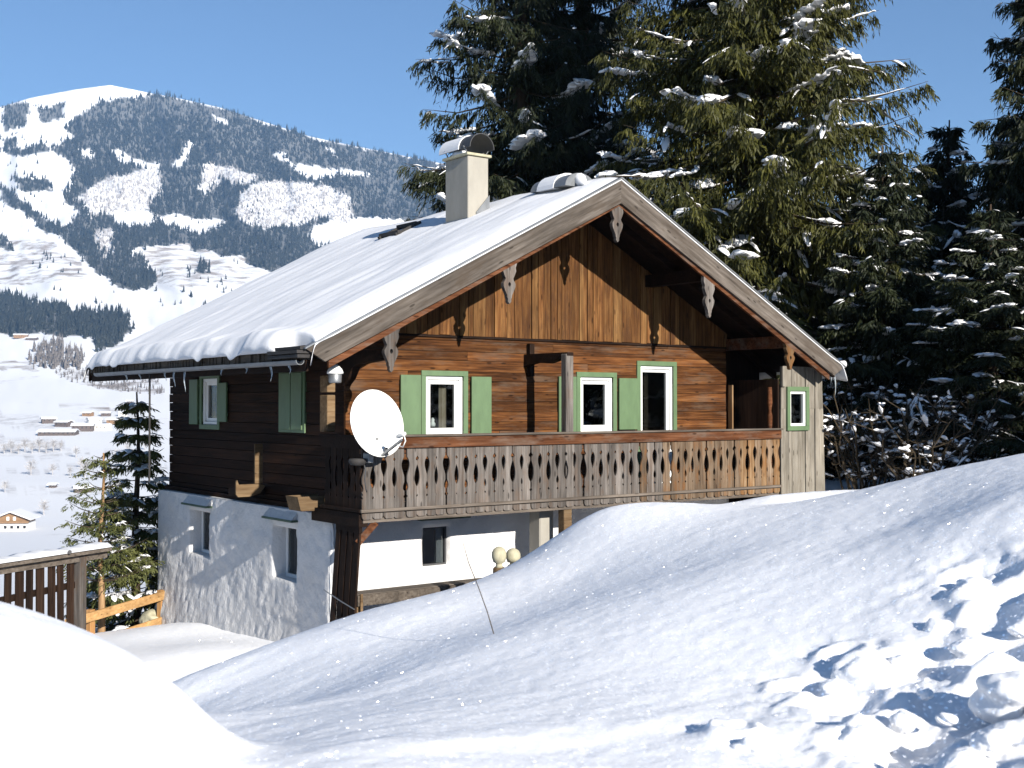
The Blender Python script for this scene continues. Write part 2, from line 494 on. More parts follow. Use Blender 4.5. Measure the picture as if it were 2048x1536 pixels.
# ================================================================== THE GROUND
# heights in the ground plan (s to the right, d ahead of the camera); thin-plate surface through spot heights
spots = []
def sp_px(x, y, D):                                # a spot of snow surface seen along that line of sight, D metres away
    P = at(x, y, D) - CAM
    spots.append((P @ RT, P @ V0, P[2] + CAM[2]))
for p in ((335, 1357, 11), (480, 1300, 11.5), (590, 1265, 12), (720, 1222, 12.5), (880, 1187, 13), (1000, 1143, 13.3), (1070, 1108, 13.5),
          (1110, 1080, 13.6), (1150, 1052, 13.8), (1200, 1028, 14), (1290, 1016, 14.0), (1400, 1022, 14.0), (1480, 1026, 14.0), (1550, 1008, 14.6), (1620, 998, 15.5),
          (1690, 1020, 14.0), (1800, 970, 12.5), (1900, 944, 12), (2048, 915, 11.5), (2300, 880, 11.5),
          (1024, 1536, 5.0), (560, 1536, 5.0), (2048, 1536, 4.5), (1500, 1536, 4.9), (800, 1400, 7), (620, 1400, 7.8), (1024, 1300, 8.1), (1300, 1250, 8.0),
          (1500, 1150, 8.9), (1700, 1200, 7.8), (1800, 1060, 9.4), (2048, 1010, 8.5), (2048, 1300, 6.0), (1600, 1400, 6.1), (1300, 1450, 5.8), (1000, 1450, 6.0),
          (1300, 1100, 11.5), (1150, 1150, 11.5), (450, 1420, 8.2),
          (0, 1500, 5.3), (250, 1536, 5.5), (430, 1536, 5.2), (700, 1536, 4.8), (470, 1480, 6.2), (-300, 1450, 5.2), (0, 1700, 3.7), (150, 1600, 4.8), (260, 1420, 7.2), (120, 1400, 7.6), (-40, 1370, 8.0), (340, 1450, 6.8), (-250, 1350, 8.2), (560, 1460, 6.4)):
    sp_px(*p)
for s, d, z in ((0, 0, 2.5), (-3, 0, 2.6), (3, 0, 2.65), (0, -5, 2.7), (-6, -4, 2.6), (6, -4, 3.2), (8, 3, 3.6), (-7, 3, 2.9),
                (-3.6, 9.6, 1.5), (-5.5, 10, 1.1), (-8, 10, 1.2), (-4.2, 13.8, 0.45), (-6.5, 15, 0.30), (-9, 16, 0.2),
                (-2.3, 15.5, 0.65), (-0.5, 16.5, 0.7), (1.2, 17.5, 1.0), (3.2, 18.5, 1.5), (5.5, 20, 2.2), (7.4, 21, 2.45), (9.5, 20, 2.8), (12, 17, 3.4), (16, 12, 4.2), (16, 20, 3.6), (12, 28, 2.8), (20, 30, 3.5),
                (-4.0, 18.5, 0.42), (-5.0, 21.0, 0.26), (-6.3, 23.2, 0.08), (-8, 20, 0.15), (-7.5, 24, -0.3), (-10, 24, -0.6), (-13, 20, -0.2), (-7.6, 27, -1.2), (-9, 31, -2.4), (-14, 31, -3.4),
                (-6, 38, -3.5), (-20, 40, -6), (0, 30, 1.0), (4, 30, 2.2), (5, 38, 1.5), (14, 40, 2.0), (-12, 60, -13), (10, 60, -8), (30, 60, -6), (-40, 60, -15), (40, 40, 2), (30, 10, 5.5), (-30, 20, -1.5), (-30, 40, -7), (-20, 5, 1.6)):
    spots.append((s, d, z))
S = np.array(spots)
def _tps(r2): return np.where(r2 > 0, 0.5 * r2 * np.log(r2 + 1e-12), 0.0)
_n = len(S)
_K = _tps((S[:, None, 0] - S[None, :, 0]) ** 2 + (S[:, None, 1] - S[None, :, 1]) ** 2) + np.eye(_n) * 0.006
_P = np.c_[np.ones(_n), S[:, :2]]
_A = np.block([[_K, _P], [_P.T, np.zeros((3, 3))]])
_w = np.linalg.solve(_A, np.r_[S[:, 2], 0, 0, 0])
def H0(s, d):
    s = np.asarray(s, float); d = np.asarray(d, float); sh = s.shape
    s = s.ravel(); d = d.ravel(); o = np.empty(len(s))
    for a in range(0, len(s), 40000):
        b = slice(a, a + 40000)
        k = _tps((s[b, None] - S[None, :, 0]) ** 2 + (d[b, None] - S[None, :, 1]) ** 2)
        o[b] = k @ _w[:_n] + _w[_n] + _w[_n + 1] * s[b] + _w[_n + 2] * d[b]
    return o.reshape(sh)
def hit(x, y, lo=2.0, hi=60.0):
    """where a line of sight meets the smooth ground (s, d)"""
    Ds = np.linspace(lo, hi, 1500); r_ = ray(x, y)
    Pz = CAM[2] + r_[2] * Ds; s = (r_ @ RT) * Ds; d = (r_ @ V0) * Ds
    k = np.argmax(Pz < H0(s, d))
    return s[k], d[k]
# trampled hollows at the near right: (x, y, radius in m, depth)
PITS = [(1965, 1165, .19, .09), (2015, 1195, .2, .12), (1682, 1322, .10, .07), (1600, 1388, .12, .08), (1700, 1418, .20, .09), (1850, 1335, .24, .12), (1905, 1385, .26, .15),
        (1955, 1430, .28, .15), (1835, 1462, .24, .11), (2010, 1290, .18, .10), (1468, 1492, .08, .05), (1900, 1515, .25, .11), (1770, 1490, .2, .08), (1985, 1240, .14, .09),
        (2050, 1350, .24, .12), (2060, 1480, .24, .11), (1930, 1320, .12, .06), (1990, 1400, .2, .1)]
PITS = [(*hit(x, y), r_, h) for x, y, r_, h in PITS]
def H(s, d):
    s = np.asarray(s, float); d = np.asarray(d, float)
    z = H0(s, d)
    near = np.clip(1 - (d - 22) / 14, 0, 1)
    # wind-laid waves running up the bank, and soft swells
    u = s * 0.80 + d * 0.60; w = -s * 0.60 + d * 0.80
    wave = fbm(u * 0.30, w * 1.15 + 0.35 * vnoise(u * 0.5, w * 0.5, 5), 3, 3, 0.5)
    z = z + near * np.clip(0.55 + 0.9 * vnoise(s * 0.23, d * 0.23, 13), 0.1, 1.2) * (0.017 * wave + 0.006 * fbm(u * 0.7, w * 2.2, 9, 3, 0.55))
    z = z + near * 0.07 * fbm(s * 0.35, d * 0.35, 21, 2)
    z = z + 0.0025 * near * fbm(s * 9, d * 9, 31, 3, 0.6)
    # the rounded heap at the near left
    rm = np.sqrt(((s + 2.46) / 1.0) ** 2 + ((d - 5.15) / 0.95) ** 2)
    z = z + 0.66 * np.exp(-(rm / 1.10) ** 5.2) * (1 + 0.05 * vnoise(s * 1.7, d * 1.7, 88))
    tr = np.zeros_like(z)
    for ps, pd, pr, ph in PITS:
        q = ((s - ps) ** 2 + (d - pd) ** 2) / pr ** 2
        wob = 1 + 0.35 * vnoise(s * 9 + pr * 50, d * 9, 77)
        z = z - 0.62 * ph * np.exp(-(q * wob) ** 1.15) + 0.022 * np.exp(-((np.sqrt(q + 1e-9) - 1.35) / 0.35) ** 2)
        tr = np.maximum(tr, np.exp(-q / 5.0))
    z = z + tr * (0.05 * fbm(s * 3.0, d * 3.0, 55, 2, 0.45) + 0.012 * fbm(s * 11, d * 11, 58, 3, 0.6))
    far = np.clip((d - 55) / 25, 0, 1)
    return z - 14 * far ** 2
def HZ(x, y):
    """ground height at a world spot"""
    P = np.array([x - CAM[0], y - CAM[1], 0]); return float(H(np.array([P @ RT]), np.array([P @ V0]))[0])

ang = np.unique(np.concatenate([np.linspace(-1.25, -0.47, 60), np.linspace(-0.47, 0.47, 520), np.linspace(0.47, 1.25, 60)]))
dist = np.concatenate([np.linspace(-8, 2.2, 26)[:-1], np.geomspace(2.2, 10, 270)[:-1], np.geomspace(10, 26, 150)[:-1], np.geomspace(26, 82, 60)])
AA, DD = np.meshgrid(ang, dist)
SS = np.tan(AA) * np.maximum(DD, 0.5) + np.where(DD < 2.2, np.tan(AA) * 6 * (2.2 - DD) / 10, 0)
ZZ = H(SS, DD)
gx = CAM[0] + RT[0] * SS + V0[0] * DD; gy = CAM[1] + RT[1] * SS + V0[1] * DD
ground = link('ground', fast_mesh('ground', np.stack([gx, gy, ZZ], -1).reshape(-1, 3), grid_faces(*SS.shape)[:, ::-1], True), M['snow'])
tag(ground, kind='structure')

# lumps of broken snow thrown up round the hollows
def lump_mesh(seed, squash=0.75):
    bm = bmesh.new(); bmesh.ops.create_icosphere(bm, subdivisions=4, radius=1.0)
    for v in bm.verts:
        p = v.co.copy()
        k = 1 + 0.26 * float(fbm(np.array(p.x * 1.1 + seed * 3.1 + p.z * .9), np.array(p.y * 1.1 - seed + p.z * 1.0), seed, 3, 0.4)) + 0.05 * float(fbm(np.array(p.x * 5 + p.z * 3.), np.array(p.y * 5 - p.z * 2), seed + 7, 2, .5))
        v.co = Vector((p.x * k, p.y * k, p.z * k * squash))
    for f in bm.faces: f.smooth = True
    me = bpy.data.meshes.new('snow_lump'); bm.to_mesh(me); bm.free(); return me
LM = [lump_mesh(k, 0.65 + 0.1 * k) for k in range(4)]
for k, (x, y, r_) in enumerate([(1745, 1345, .17), (1672, 1378, .10), (1722, 1468, .14), (1806, 1448, .05), (2030, 1390, .20), (1880, 1262, .10), (1930, 1300, .07), (1948, 1178, .09),
                                (1505, 1508, .11), (1985, 1478, .09), (1935, 1535, .10), (1800, 1330, .06), (1895, 1440, .04), (2040, 1262, .07), (1640, 1440, .035), (1575, 1420, .03), (1850, 1390, .035)]):
    s, d = hit(x, y); q = sd(s, d)
    o = link('snow_lump', LM[k % 4], M['snow'], ground)
    z = float(H0(np.array([s]), np.array([d]))[0])
    o.location = (q[0], q[1], z - r_ * 0.10); o.scale = (r_ * random.uniform(.9, 1.25), r_ * random.uniform(.8, 1.1), r_ * random.uniform(.75, 1.0)); o.rotation_euler = (random.uniform(-.4, .4), random.uniform(-.4, .4), random.uniform(0, 6))

# ================================================================== VALLEY AND MOUNTAIN
PD = np.array([55, 75, 100, 200, 330, 450, 600, 800, 1150, 1500, 1800, 2100, 2600, 3200, 3700, 4100, 4500.])
PZ = np.array([-22, -24, -28, -40, -48, -53, -57, -48, -26, 8, 44, 104, 228, 415, 632, 872, 1192.])
PY = HORIZON - (PZ - CAM[2]) / PD * FPX
RX = np.array([-2500, -1200, -600, -200, 0, 60, 150, 220, 300, 350, 440, 520, 620, 700, 800, 900, 1000, 1200, 1500, 2048, 3200, 4500.])
RY = np.array([430, 330, 270, 228, 214, 196, 179, 170, 186, 195, 215, 241, 273, 290, 310, 330, 352, 395, 440, 490, 560, 600.])
Y0 = PY[-1]; YS = 720.0
def far_D(x, y):
    """distance of the land that shows at that line of sight"""
    ry = np.interp(x, RX, RY)
    yb = np.where(y < YS, Y0 + (y - ry) * (YS - Y0) / (YS - ry), y)
    return np.interp(-yb, -PY, PD)
def relief(x, D):
    k = np.clip((D - 900) / 2000, 0, 1)
    return 1 + k * (0.035 * fbm(x / 130.0, D / 700.0, 41, 4, 0.5) - 0.0)
def far_at(x, y):
    x = np.asarray(x, float); y = np.asarray(y, float)
    D = far_D(x, y); D2 = D * relief(x, D)
    d = VV + RT * ((x - 1024.0) / FPX)[..., None] - UU * ((y - 768.0) / FPX)[..., None]
    return CAM + d * D2[..., None]
fx = np.unique(np.concatenate([np.linspace(-2500, -200, 50), np.linspace(-200, 1000, 240), np.linspace(1000, 4500, 60)]))
pd_f = np.unique(np.concatenate([np.geomspace(55, 1500, 90), np.linspace(1500, 4500, 190)]))
py_f = np.interp(pd_f, PD, PY)
FX, PYF = np.meshgrid(fx, py_f)
RYF = np.interp(FX, RX, RY)
FY = np.where(PYF < YS, RYF + (PYF - Y0) * (YS - RYF) / (YS - Y0), PYF)
FV = far_at(FX, FY)
back = [FV[-1] + np.array([V0[0] * q, V0[1] * q, -dz]) for q, dz in ((250, 30), (900, 260), (2200, 1100))]
FV = np.concatenate([FV, np.stack(back)], 0)
hillside = fast_mesh('hillside', FV.reshape(-1, 3), grid_faces(FV.shape[0], FV.shape[1])[:, ::-1], True)

BIG = [(128, 262), (150, 235), (190, 205), (250, 194), (312, 189), (440, 216), (620, 275), (905, 332), (905, 462), (640, 505), (545, 545), (480, 515), (400, 498), (270, 512), (312, 560), (310, 578), (240, 578), (190, 540), (142, 490), (118, 462), (150, 440), (160, 425),
       (130, 400), (150, 345), (138, 325), (105, 300), (150, 270)]
CLEAR = [[(545, 300), (575, 302), (585, 325), (640, 337), (735, 344), (748, 353), (650, 357), (640, 365), (600, 350), (575, 325), (550, 315)],
         [(222, 426), (262, 416), (302, 424), (310, 440), (290, 454), (245, 452), (228, 440)],
         [(310, 432), (345, 426), (400, 438), (452, 440), (452, 454), (405, 468), (330, 448)],
         [(612, 470), (630, 452), (700, 433), (810, 438), (838, 456), (770, 484), (640, 492)],
         [(222, 300), (240, 300), (262, 318), (318, 330), (320, 345), (280, 335), (240, 322)],
         [(155, 297), (185, 300), (185, 320), (160, 318)],
         [(348, 330), (372, 280), (388, 285), (384, 300), (362, 330), (352, 345)],
         [(425, 232), (445, 236), (462, 248), (450, 249), (432, 242)], [(655, 297), (672, 300), (680, 314), (664, 308)],
         [(258, 500), (330, 488), (380, 490), (385, 500), (300, 512), (265, 516)]]
BRUSH = [[(470, 428), (478, 395), (505, 372), (545, 358), (640, 370), (705, 392), (708, 425), (690, 446), (640, 436), (560, 460), (500, 452)],
         [(155, 400), (185, 372), (235, 350), (318, 335), (325, 385), (298, 418), (230, 425), (180, 435)],
         [(402, 330), (440, 328), (512, 352), (505, 366), (470, 370), (440, 362), (418, 395), (405, 385)],
         [(185, 460), (215, 462), (235, 505), (215, 520), (190, 490)]]
CLUMPS = [[(5, 212), (58, 202), (48, 252), (8, 262)], [(70, 215), (132, 206), (134, 236), (88, 246)], [(28, 355), (102, 360), (102, 382), (38, 380)], [(0, 368), (40, 398), (85, 432), (120, 452), (122, 472), (90, 465), (40, 420), (0, 398)],
          [(0, 276), (36, 275), (32, 296), (0, 297)], [(8, 302), (92, 290), (96, 306), (18, 314)], [(0, 470), (20, 475), (22, 500), (0, 500)], [(265, 515), (285, 505), (290, 560), (270, 560)], [(395, 525), (415, 528), (415, 545), (392, 542)]]
SPUR = [(-60, 585), (20, 592), (60, 605), (150, 622), (250, 632), (258, 660), (240, 690), (190, 702), (186, 672), (90, 668), (-60, 664)]
GROVE = [(58, 728), (70, 700), (100, 690), (118, 678), (135, 692), (160, 700), (168, 728), (130, 740), (70, 736)]
BROWN = [[(-80, 486), (90, 478), (150, 518), (178, 556), (60, 566), (-80, 580)], [(262, 500), (370, 486), (445, 515), (545, 520), (480, 566), (330, 575), (285, 545)], [(95, 730), (310, 752), (330, 792), (190, 776), (110, 752)],
         [(-60, 722), (130, 724), (140, 740), (-60, 738)], [(100, 806), (230, 816), (300, 850), (180, 846)]]
GREY = [[(-60, 926), (120, 908), (320, 898), (320, 903), (120, 914), (-60, 933)], [(-60, 976), (150, 976), (320, 968), (320, 973), (150, 982), (-60, 981)], [(-60, 940), (330, 925), (330, 932), (-60, 946)], [(-60, 822), (40, 832), (130, 846), (100, 862), (-60, 850)], [(-60, 872), (130, 878), (128, 905), (-60, 915)]]
def jit(x, y, a):
    return x + a * fbm(x / 22.0, y / 22.0, 61, 3), y + a * 0.6 * fbm(x / 22.0, y / 22.0, 67, 3)
def forest_mask(x, y):
    jx, jy = jit(x, y, 7)
    m = inside(jx, jy, BIG)
    for c in CLEAR + BRUSH: m &= ~inside(jx, jy, c)
    for c in CLUMPS + [SPUR]: m |= inside(jx, jy, c)
    m |= (jx > 870) & (jy > np.interp(x, RX, RY) + 2) & (jy < 700)
    return m
def any_of(x, y, polys, a=6):
    jx, jy = jit(x, y, a); m = np.zeros(np.shape(x), bool)
    for c in polys: m |= inside(jx, jy, c)
    return m
fxa = np.concatenate([FX, FX[-1:], FX[-1:], FX[-1:]], 0).ravel(); fya = np.concatenate([FY, FY[-1:], FY[-1:], FY[-1:]], 0).ravel()
attr = np.zeros((len(fxa), 4), np.float32); attr[:, 3] = 1
attr[:, 0] = forest_mask(fxa, fya)
attr[:, 1] = any_of(fxa, fya, BROWN)
attr[:, 2] = any_of(fxa, fya, GREY) | any_of(fxa, fya, BRUSH)
ca = hillside.color_attributes.new('cover', 'FLOAT_COLOR', 'POINT'); ca.data.foreach_set('color', attr.ravel())
def land():
    m, n, l, bs = newmat('land')
    a = n.new('ShaderNodeAttribute'); a.attribute_name = 'cover'
    sp = n.new('ShaderNodeSeparateColor'); l.new(a.outputs['Color'], sp.inputs[0])
    g = n.new('ShaderNodeNewGeometry')
    mp = n.new('ShaderNodeMapping'); mp.inputs['Scale'].default_value = (1, 1, 5.0); l.new(g.outputs['Position'], mp.inputs['Vector'])
    big = noise_n(n, l, mp.outputs[0], 0.012, 6, 0.65)
    fine = noise_n(n, l, g.outputs['Position'], 0.06, 5, 0.7)
    def thr(src, lo, hi):
        r = n.new('ShaderNodeMapRange'); r.inputs[1].default_value = lo; r.inputs[2].default_value = hi; l.new(src, r.inputs[0]); return r.outputs[0]
    bm_ = mathn(n, l, 'MULTIPLY', sp.outputs[1], thr(big.outputs['Fac'], 0.46, 0.60))
    gm_ = mathn(n, l, 'MULTIPLY', sp.outputs[2], thr(fine.outputs['Fac'], 0.42, 0.68))
    # bare tufts here and there in the open snow
    tuft = mathn(n, l, 'MULTIPLY', thr(big.outputs['Fac'], 0.60, 0.70), thr(fine.outputs['Fac'], 0.50, 0.62))
    c = mixc(n, l, mathn(n, l, 'MULTIPLY', tuft, 0.5), (0.70, 0.705, 0.72), (0.22, 0.19, 0.17))
    c = mixc(n, l, mathn(n, l, 'MULTIPLY', bm_, 0.85), c, (0.20, 0.155, 0.125))
    c = mixc(n, l, mathn(n, l, 'MULTIPLY', gm_, 0.75), c, (0.27, 0.25, 0.245))
    c = mixc(n, l, mathn(n, l, 'MULTIPLY', sp.outputs[0], 0.9), c, (0.045, 0.046, 0.042))
    l.new(c, bs.inputs['Base Color']); bs.inputs['Roughness'].default_value = 0.9; bs.inputs['Specular IOR Level'].default_value = 0.1
    return m
M['land'] = land()
tag(link('hillside', hillside, M['land']), kind='structure')

# the woods on the mountain: one mass of small conifers, each a ragged cone standing on the slope
def cone_wood(pts, hgt, wid, k=5):
    n = len(pts); t = np.arange(k) * 2 * math.pi / k
    ph = rng.uniform(0, 6.28, n)
    lean = rng.normal(0, 0.06, (n, 2))
    tiers = []
    V = []; Fc = []; b = 0
    for z0, z1, w in ((0.0, 0.62, 1.0), (0.38, 1.0, 0.62)):
        ring = np.stack([np.cos(t[None] + ph[:, None]) * wid[:, None] * w * rng.uniform(.7, 1.2, (n, k)), np.sin(t[None] + ph[:, None]) * wid[:, None] * w * rng.uniform(.7, 1.2, (n, k)),
                         hgt[:, None] * (z0 + rng.uniform(-.05, .08, (n, k)))], -1) + pts[:, None]
        tip = pts + np.stack([lean[:, 0] * hgt, lean[:, 1] * hgt, hgt * z1], -1)
        V.append(ring.reshape(-1, 3)); V.append(tip)
        i = np.arange(n)
        for q in range(k):
            Fc.append(np.stack([b + i * k + q, b + i * k + (q + 1) % k, b + n * k + i], -1))
        b += n * k + n
    return np.concatenate(V), np.concatenate(Fc)
def scatter(n, x0, x1, y0, y1, maskf):
    x = rng.uniform(x0, x1, n); y = rng.uniform(y0, y1, n); m = maskf(x + rng.normal(0, 4.0, n), y + rng.normal(0, 2.6, n)); return x[m], y[m]
x, y = scatter(60000, -120, 1350, 168, 710, forest_mask)
pts = far_at(x, y) - np.array([0, 0, 2.0])
hg = rng.uniform(9, 27, len(x)) * np.where(y < 240, 0.75, 1) * (1 + .2 * fbm(x / 30.0, y / 12.0, 71, 2))
v_, f_ = cone_wood(pts, hg, hg * rng.uniform(.15, .24, len(x)))
tag(link('conifer_forest', fast_mesh('conifer_forest', v_, f_), M['far_needle']), 'dark conifer woods covering the far mountainside under the bald snowy summit', 'forest', kind='stuff')
x, y = scatter(9000, 140, 720, 320, 520, lambda a, b: any_of(a, b, BRUSH))
keep = rng.random(len(x)) < 0.9; x = x[keep]; y = y[keep]
pts = far_at(x, y) - np.array([0, 0, 1.0]); hg = rng.uniform(7, 15, len(x))
v_, f_ = cone_wood(pts, hg, hg * rng.uniform(.14, .3, len(x)), 4)
tag(link('frosted_brush', fast_mesh('frosted_brush', v_, f_), M['far_brush']), 'pale frosted leafless brush in the clearings of the mountain woods', 'brush', kind='stuff')
x, y = scatter(2600, -80, 560, 195, 620, lambda a, b: (fbm(a / 40.0, b / 16.0, 91, 3) > 0.35) & ~forest_mask(a, b) & (b > 235 + 0.1 * a))
keep = rng.random(len(x)) < 0.5; x = x[keep]; y = y[keep]
pts = far_at(x, y) - np.array([0, 0, 1.0]); hg = rng.uniform(8, 19, len(x))
v_, f_ = cone_wood(pts, hg, hg * rng.uniform(.16, .26, len(x)))
tag(link('scattered_conifers', fast_mesh('scattered_conifers', v_, f_), M['far_needle']), 'lone conifers dotted over the open snow meadows of the mountain', 'trees', kind='stuff')
x, y = scatter(1500, 50, 330, 672, 800, lambda a, b: inside(a, b, GROVE) | any_of(a, b, [BROWN[2]], 3))
pts = far_at(x, y) - np.array([0, 0, 0.5]); hg = np.where((y < 742) & (x < 170), rng.uniform(9, 22, len(x)), rng.uniform(4, 9, len(x)))
v_, f_ = cone_wood(pts, hg, hg * rng.uniform(.12, .22, len(x)), 4)
tag(link('bare_thicket', fast_mesh('bare_thicket', v_, f_), M['far_twig']), 'grey brown leafless thicket along the field edges below the wooded spur', 'thicket', kind='stuff')

# the air of the valley
hz = MB().box(-9000, 14000, -7000, 13000, -75, 1420).build('haze', None)
hm = bpy.data.materials.new('haze'); hm.use_nodes = True
for nd in list(hm.node_tree.nodes):
    if nd.type == 'BSDF_PRINCIPLED': hm.node_tree.nodes.remove(nd)
pv = hm.node_tree.nodes.new('ShaderNodeVolumePrincipled')
pv.inputs['Color'].default_value = (0.30, 0.56, 1.0, 1)
pv.inputs['Density'].default_value = 0.000075
pv.inputs['Anisotropy'].default_value = 0.0
hm.node_tree.links.new(pv.outputs[0], hm.node_tree.nodes['Material Output'].inputs['Volume'])
hz.data.materials.append(hm)
tag(hz, 'thin blue winter haze lying in the valley air', 'haze', kind='stuff')

# ================================================================== THE FARMHOUSE
# X along the gable front, Y back along the side, Z up; the wooden corner stands at (0, 0)
house = empty('farmhouse', (4.25, 3.6, 0))
tag(house, 'old brown timber farmhouse with white plastered ground floor, carved balcony and snowy roof', 'farmhouse')
HOFF = Vector((-4.25, -3.6, 0))
class HB(MB):                                   # shapes given in world places, kept under the house
    def build(s, name, mat, parent=None, smooth=False, fix=True, bevel=0.0):
        o = MB.build(s, name, mat, parent, smooth, fix, bevel)
        if parent is not None: o.matrix_parent_inverse = parent_inv
        return o
parent_inv = Matrix.Translation(HOFF)
def hpart(name, parent):                        # an Empty that carries pieces (part level)
    o = empty(name, (0, 0, 0), 0, parent); o.matrix_parent_inverse = parent_inv; return o
def hsub(mb, name, mat, parent, **k):           # a piece under a part whose own matrix is already the world's
    return MB.build(mb, name, mat, parent, **k)

WX0, WX1, WYB = 0.0, 8.5, 7.2                  # timber storey
ZF, ZT = 2.52, 5.37                            # its foot, foot of the gable boards
MID, RIDGE, SLOPE = 4.25, 7.93, 0.515
EX0, EX1, RY0, RY1 = -1.50, 10.05, -1.60, 7.60 # roof plan
def deck(X): return RIDGE - SLOPE * abs(X - MID)

def cut(a0, a1, z0, z1, holes):
    """pieces (a0, a1, z0, z1) of a strip that the openings leave, grouped where they touch"""
    xs = sorted({a0, a1, *[min(max(v, a0), a1) for h in holes for v in h[:2]]})
    groups = []; cur = []
    for p, q in zip(xs[:-1], xs[1:]):
        if q - p < 1e-4: continue
        m_ = (p + q) / 2; zl, zh = z0, z1
        for h in holes:
            if h[0] < m_ < h[1] and h[2] < zh - 1e-3 and h[3] > zl + 1e-3:
                if h[2] <= zl and h[3] >= zh: zl = zh
                elif h[2] > zl: zh = h[2]
                else: zl = h[3]
        if zh - zl < 0.012:
            if cur: groups.append(cur); cur = []
        else: cur.append((p, q, zl, zh))
    if cur: groups.append(cur)
    return groups
# --- front openings (x0, x1, z0, z1): window, window, balcony door
FW = [(1.45, 2.19, 3.70, 4.68), (4.72, 5.50, 3.72, 4.71), (6.18, 7.03, 2.72, 4.94)]
SW = [(4.80, 5.54, 3.84, 4.71), (1.40, 2.16, 3.84, 4.71)]
front_wall = HB()
for g in cut(WX0 + .05, WX1 - .05, ZF, ZT + .1, FW):
    for a, b, c, d in g: front_wall.box(a, b, 0.06, 0.20, c, d)
front_wall = front_wall.build('front_wall', M['inside'], house)
front_boards = hpart('front_cladding', house)
z = ZF
while z < ZT - 0.02:
    h = random.uniform(0.135, 0.185); zt = min(z + h, ZT)
    if ZT - zt < 0.06: zt = ZT
    o_ = random.uniform(-0.008, 0.008)
    for g in cut(WX0, WX1, z, zt - 0.007, FW):
        # long runs are made of two boards butted together
        a0, a1 = g[0][0], g[-1][1]
        brk = random.uniform(a0 + 1, a1 - 1) if a1 - a0 > 4 else None
        runs = [g]
        if brk:
            L = []; Rr = []
            for a, b, c, d in g:
                if b <= brk: L.append((a, b, c, d))
                elif a >= brk: Rr.append((a, b, c, d))
                else: L.append((a, brk - 0.003, c, d)); Rr.append((brk + 0.003, b, c, d))
            runs = [q for q in (L, Rr) if q]
        for q in runs:
            m_ = MB(); oo = o_ + random.uniform(-0.004, 0.004)
            for a, b, c, d in q: m_.box(a, b, -0.004 + oo, 0.052, c, d)
            hsub(m_, 'board', M['log_x'], front_boards)
    z = zt
# --- left side: boards darkened, the wall's shade put into their colour
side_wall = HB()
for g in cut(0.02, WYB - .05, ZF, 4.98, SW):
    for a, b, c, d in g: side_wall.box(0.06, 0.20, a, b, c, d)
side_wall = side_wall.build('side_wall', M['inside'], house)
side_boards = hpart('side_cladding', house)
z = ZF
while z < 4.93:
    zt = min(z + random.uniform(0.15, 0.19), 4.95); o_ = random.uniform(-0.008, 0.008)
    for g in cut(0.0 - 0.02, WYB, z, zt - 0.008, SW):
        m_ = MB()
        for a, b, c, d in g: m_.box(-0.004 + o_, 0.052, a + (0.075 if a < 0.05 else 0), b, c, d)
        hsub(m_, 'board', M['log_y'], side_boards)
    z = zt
# the log that lies along the corner, other walls, floors
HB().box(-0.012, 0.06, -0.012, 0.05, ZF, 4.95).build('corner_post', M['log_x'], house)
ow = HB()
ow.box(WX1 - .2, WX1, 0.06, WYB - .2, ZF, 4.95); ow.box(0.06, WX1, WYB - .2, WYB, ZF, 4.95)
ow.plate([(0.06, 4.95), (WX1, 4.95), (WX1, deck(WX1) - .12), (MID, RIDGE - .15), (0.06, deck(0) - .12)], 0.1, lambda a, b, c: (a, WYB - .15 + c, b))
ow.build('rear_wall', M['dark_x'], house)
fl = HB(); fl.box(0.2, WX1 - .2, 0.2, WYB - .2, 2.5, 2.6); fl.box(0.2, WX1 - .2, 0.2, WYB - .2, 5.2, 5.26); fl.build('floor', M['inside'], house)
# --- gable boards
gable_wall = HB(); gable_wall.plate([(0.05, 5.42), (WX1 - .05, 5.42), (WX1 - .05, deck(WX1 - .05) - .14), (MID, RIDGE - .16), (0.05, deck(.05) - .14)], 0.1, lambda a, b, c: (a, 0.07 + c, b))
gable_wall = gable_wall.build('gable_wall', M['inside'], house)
gable_boards = hpart('gable_cladding', house)
xx = WX0 - 0.02
k = 0
while xx < WX1 - 0.03:
    w = random.choice([0.10, 0.13, 0.16, 0.19, 0.22, 0.25]) * random.uniform(.9, 1.1); x1 = min(xx + w, WX1 + .02)
    g_ = 0.006; o_ = random.uniform(-0.010, 0.010) - 0.022
    zb = ZT - 0.015 + random.uniform(-.006, .006)
    p = [(xx + g_, zb), (x1 - g_, zb)]
    if xx < MID < x1: top = [(x1 - g_, deck(x1) - .13), (MID, RIDGE - .14), (xx + g_, deck(xx) - .13)]
    else: top = [(x1 - g_, deck(x1) - .13), (xx + g_, deck(xx) - .13)]
    hsub(MB().plate(p + top, 0.045, lambda a, b, c: (a, o_ + c, b)), 'board', M['gable_pale'] if random.random() < .25 else M['gable_z'], gable_boards)
    xx = x1
HB().box(0.0, WX1, -0.035, 0.0, ZT - 0.055, ZT - 0.022).build('gable_ledge', M['dark_x'], house)

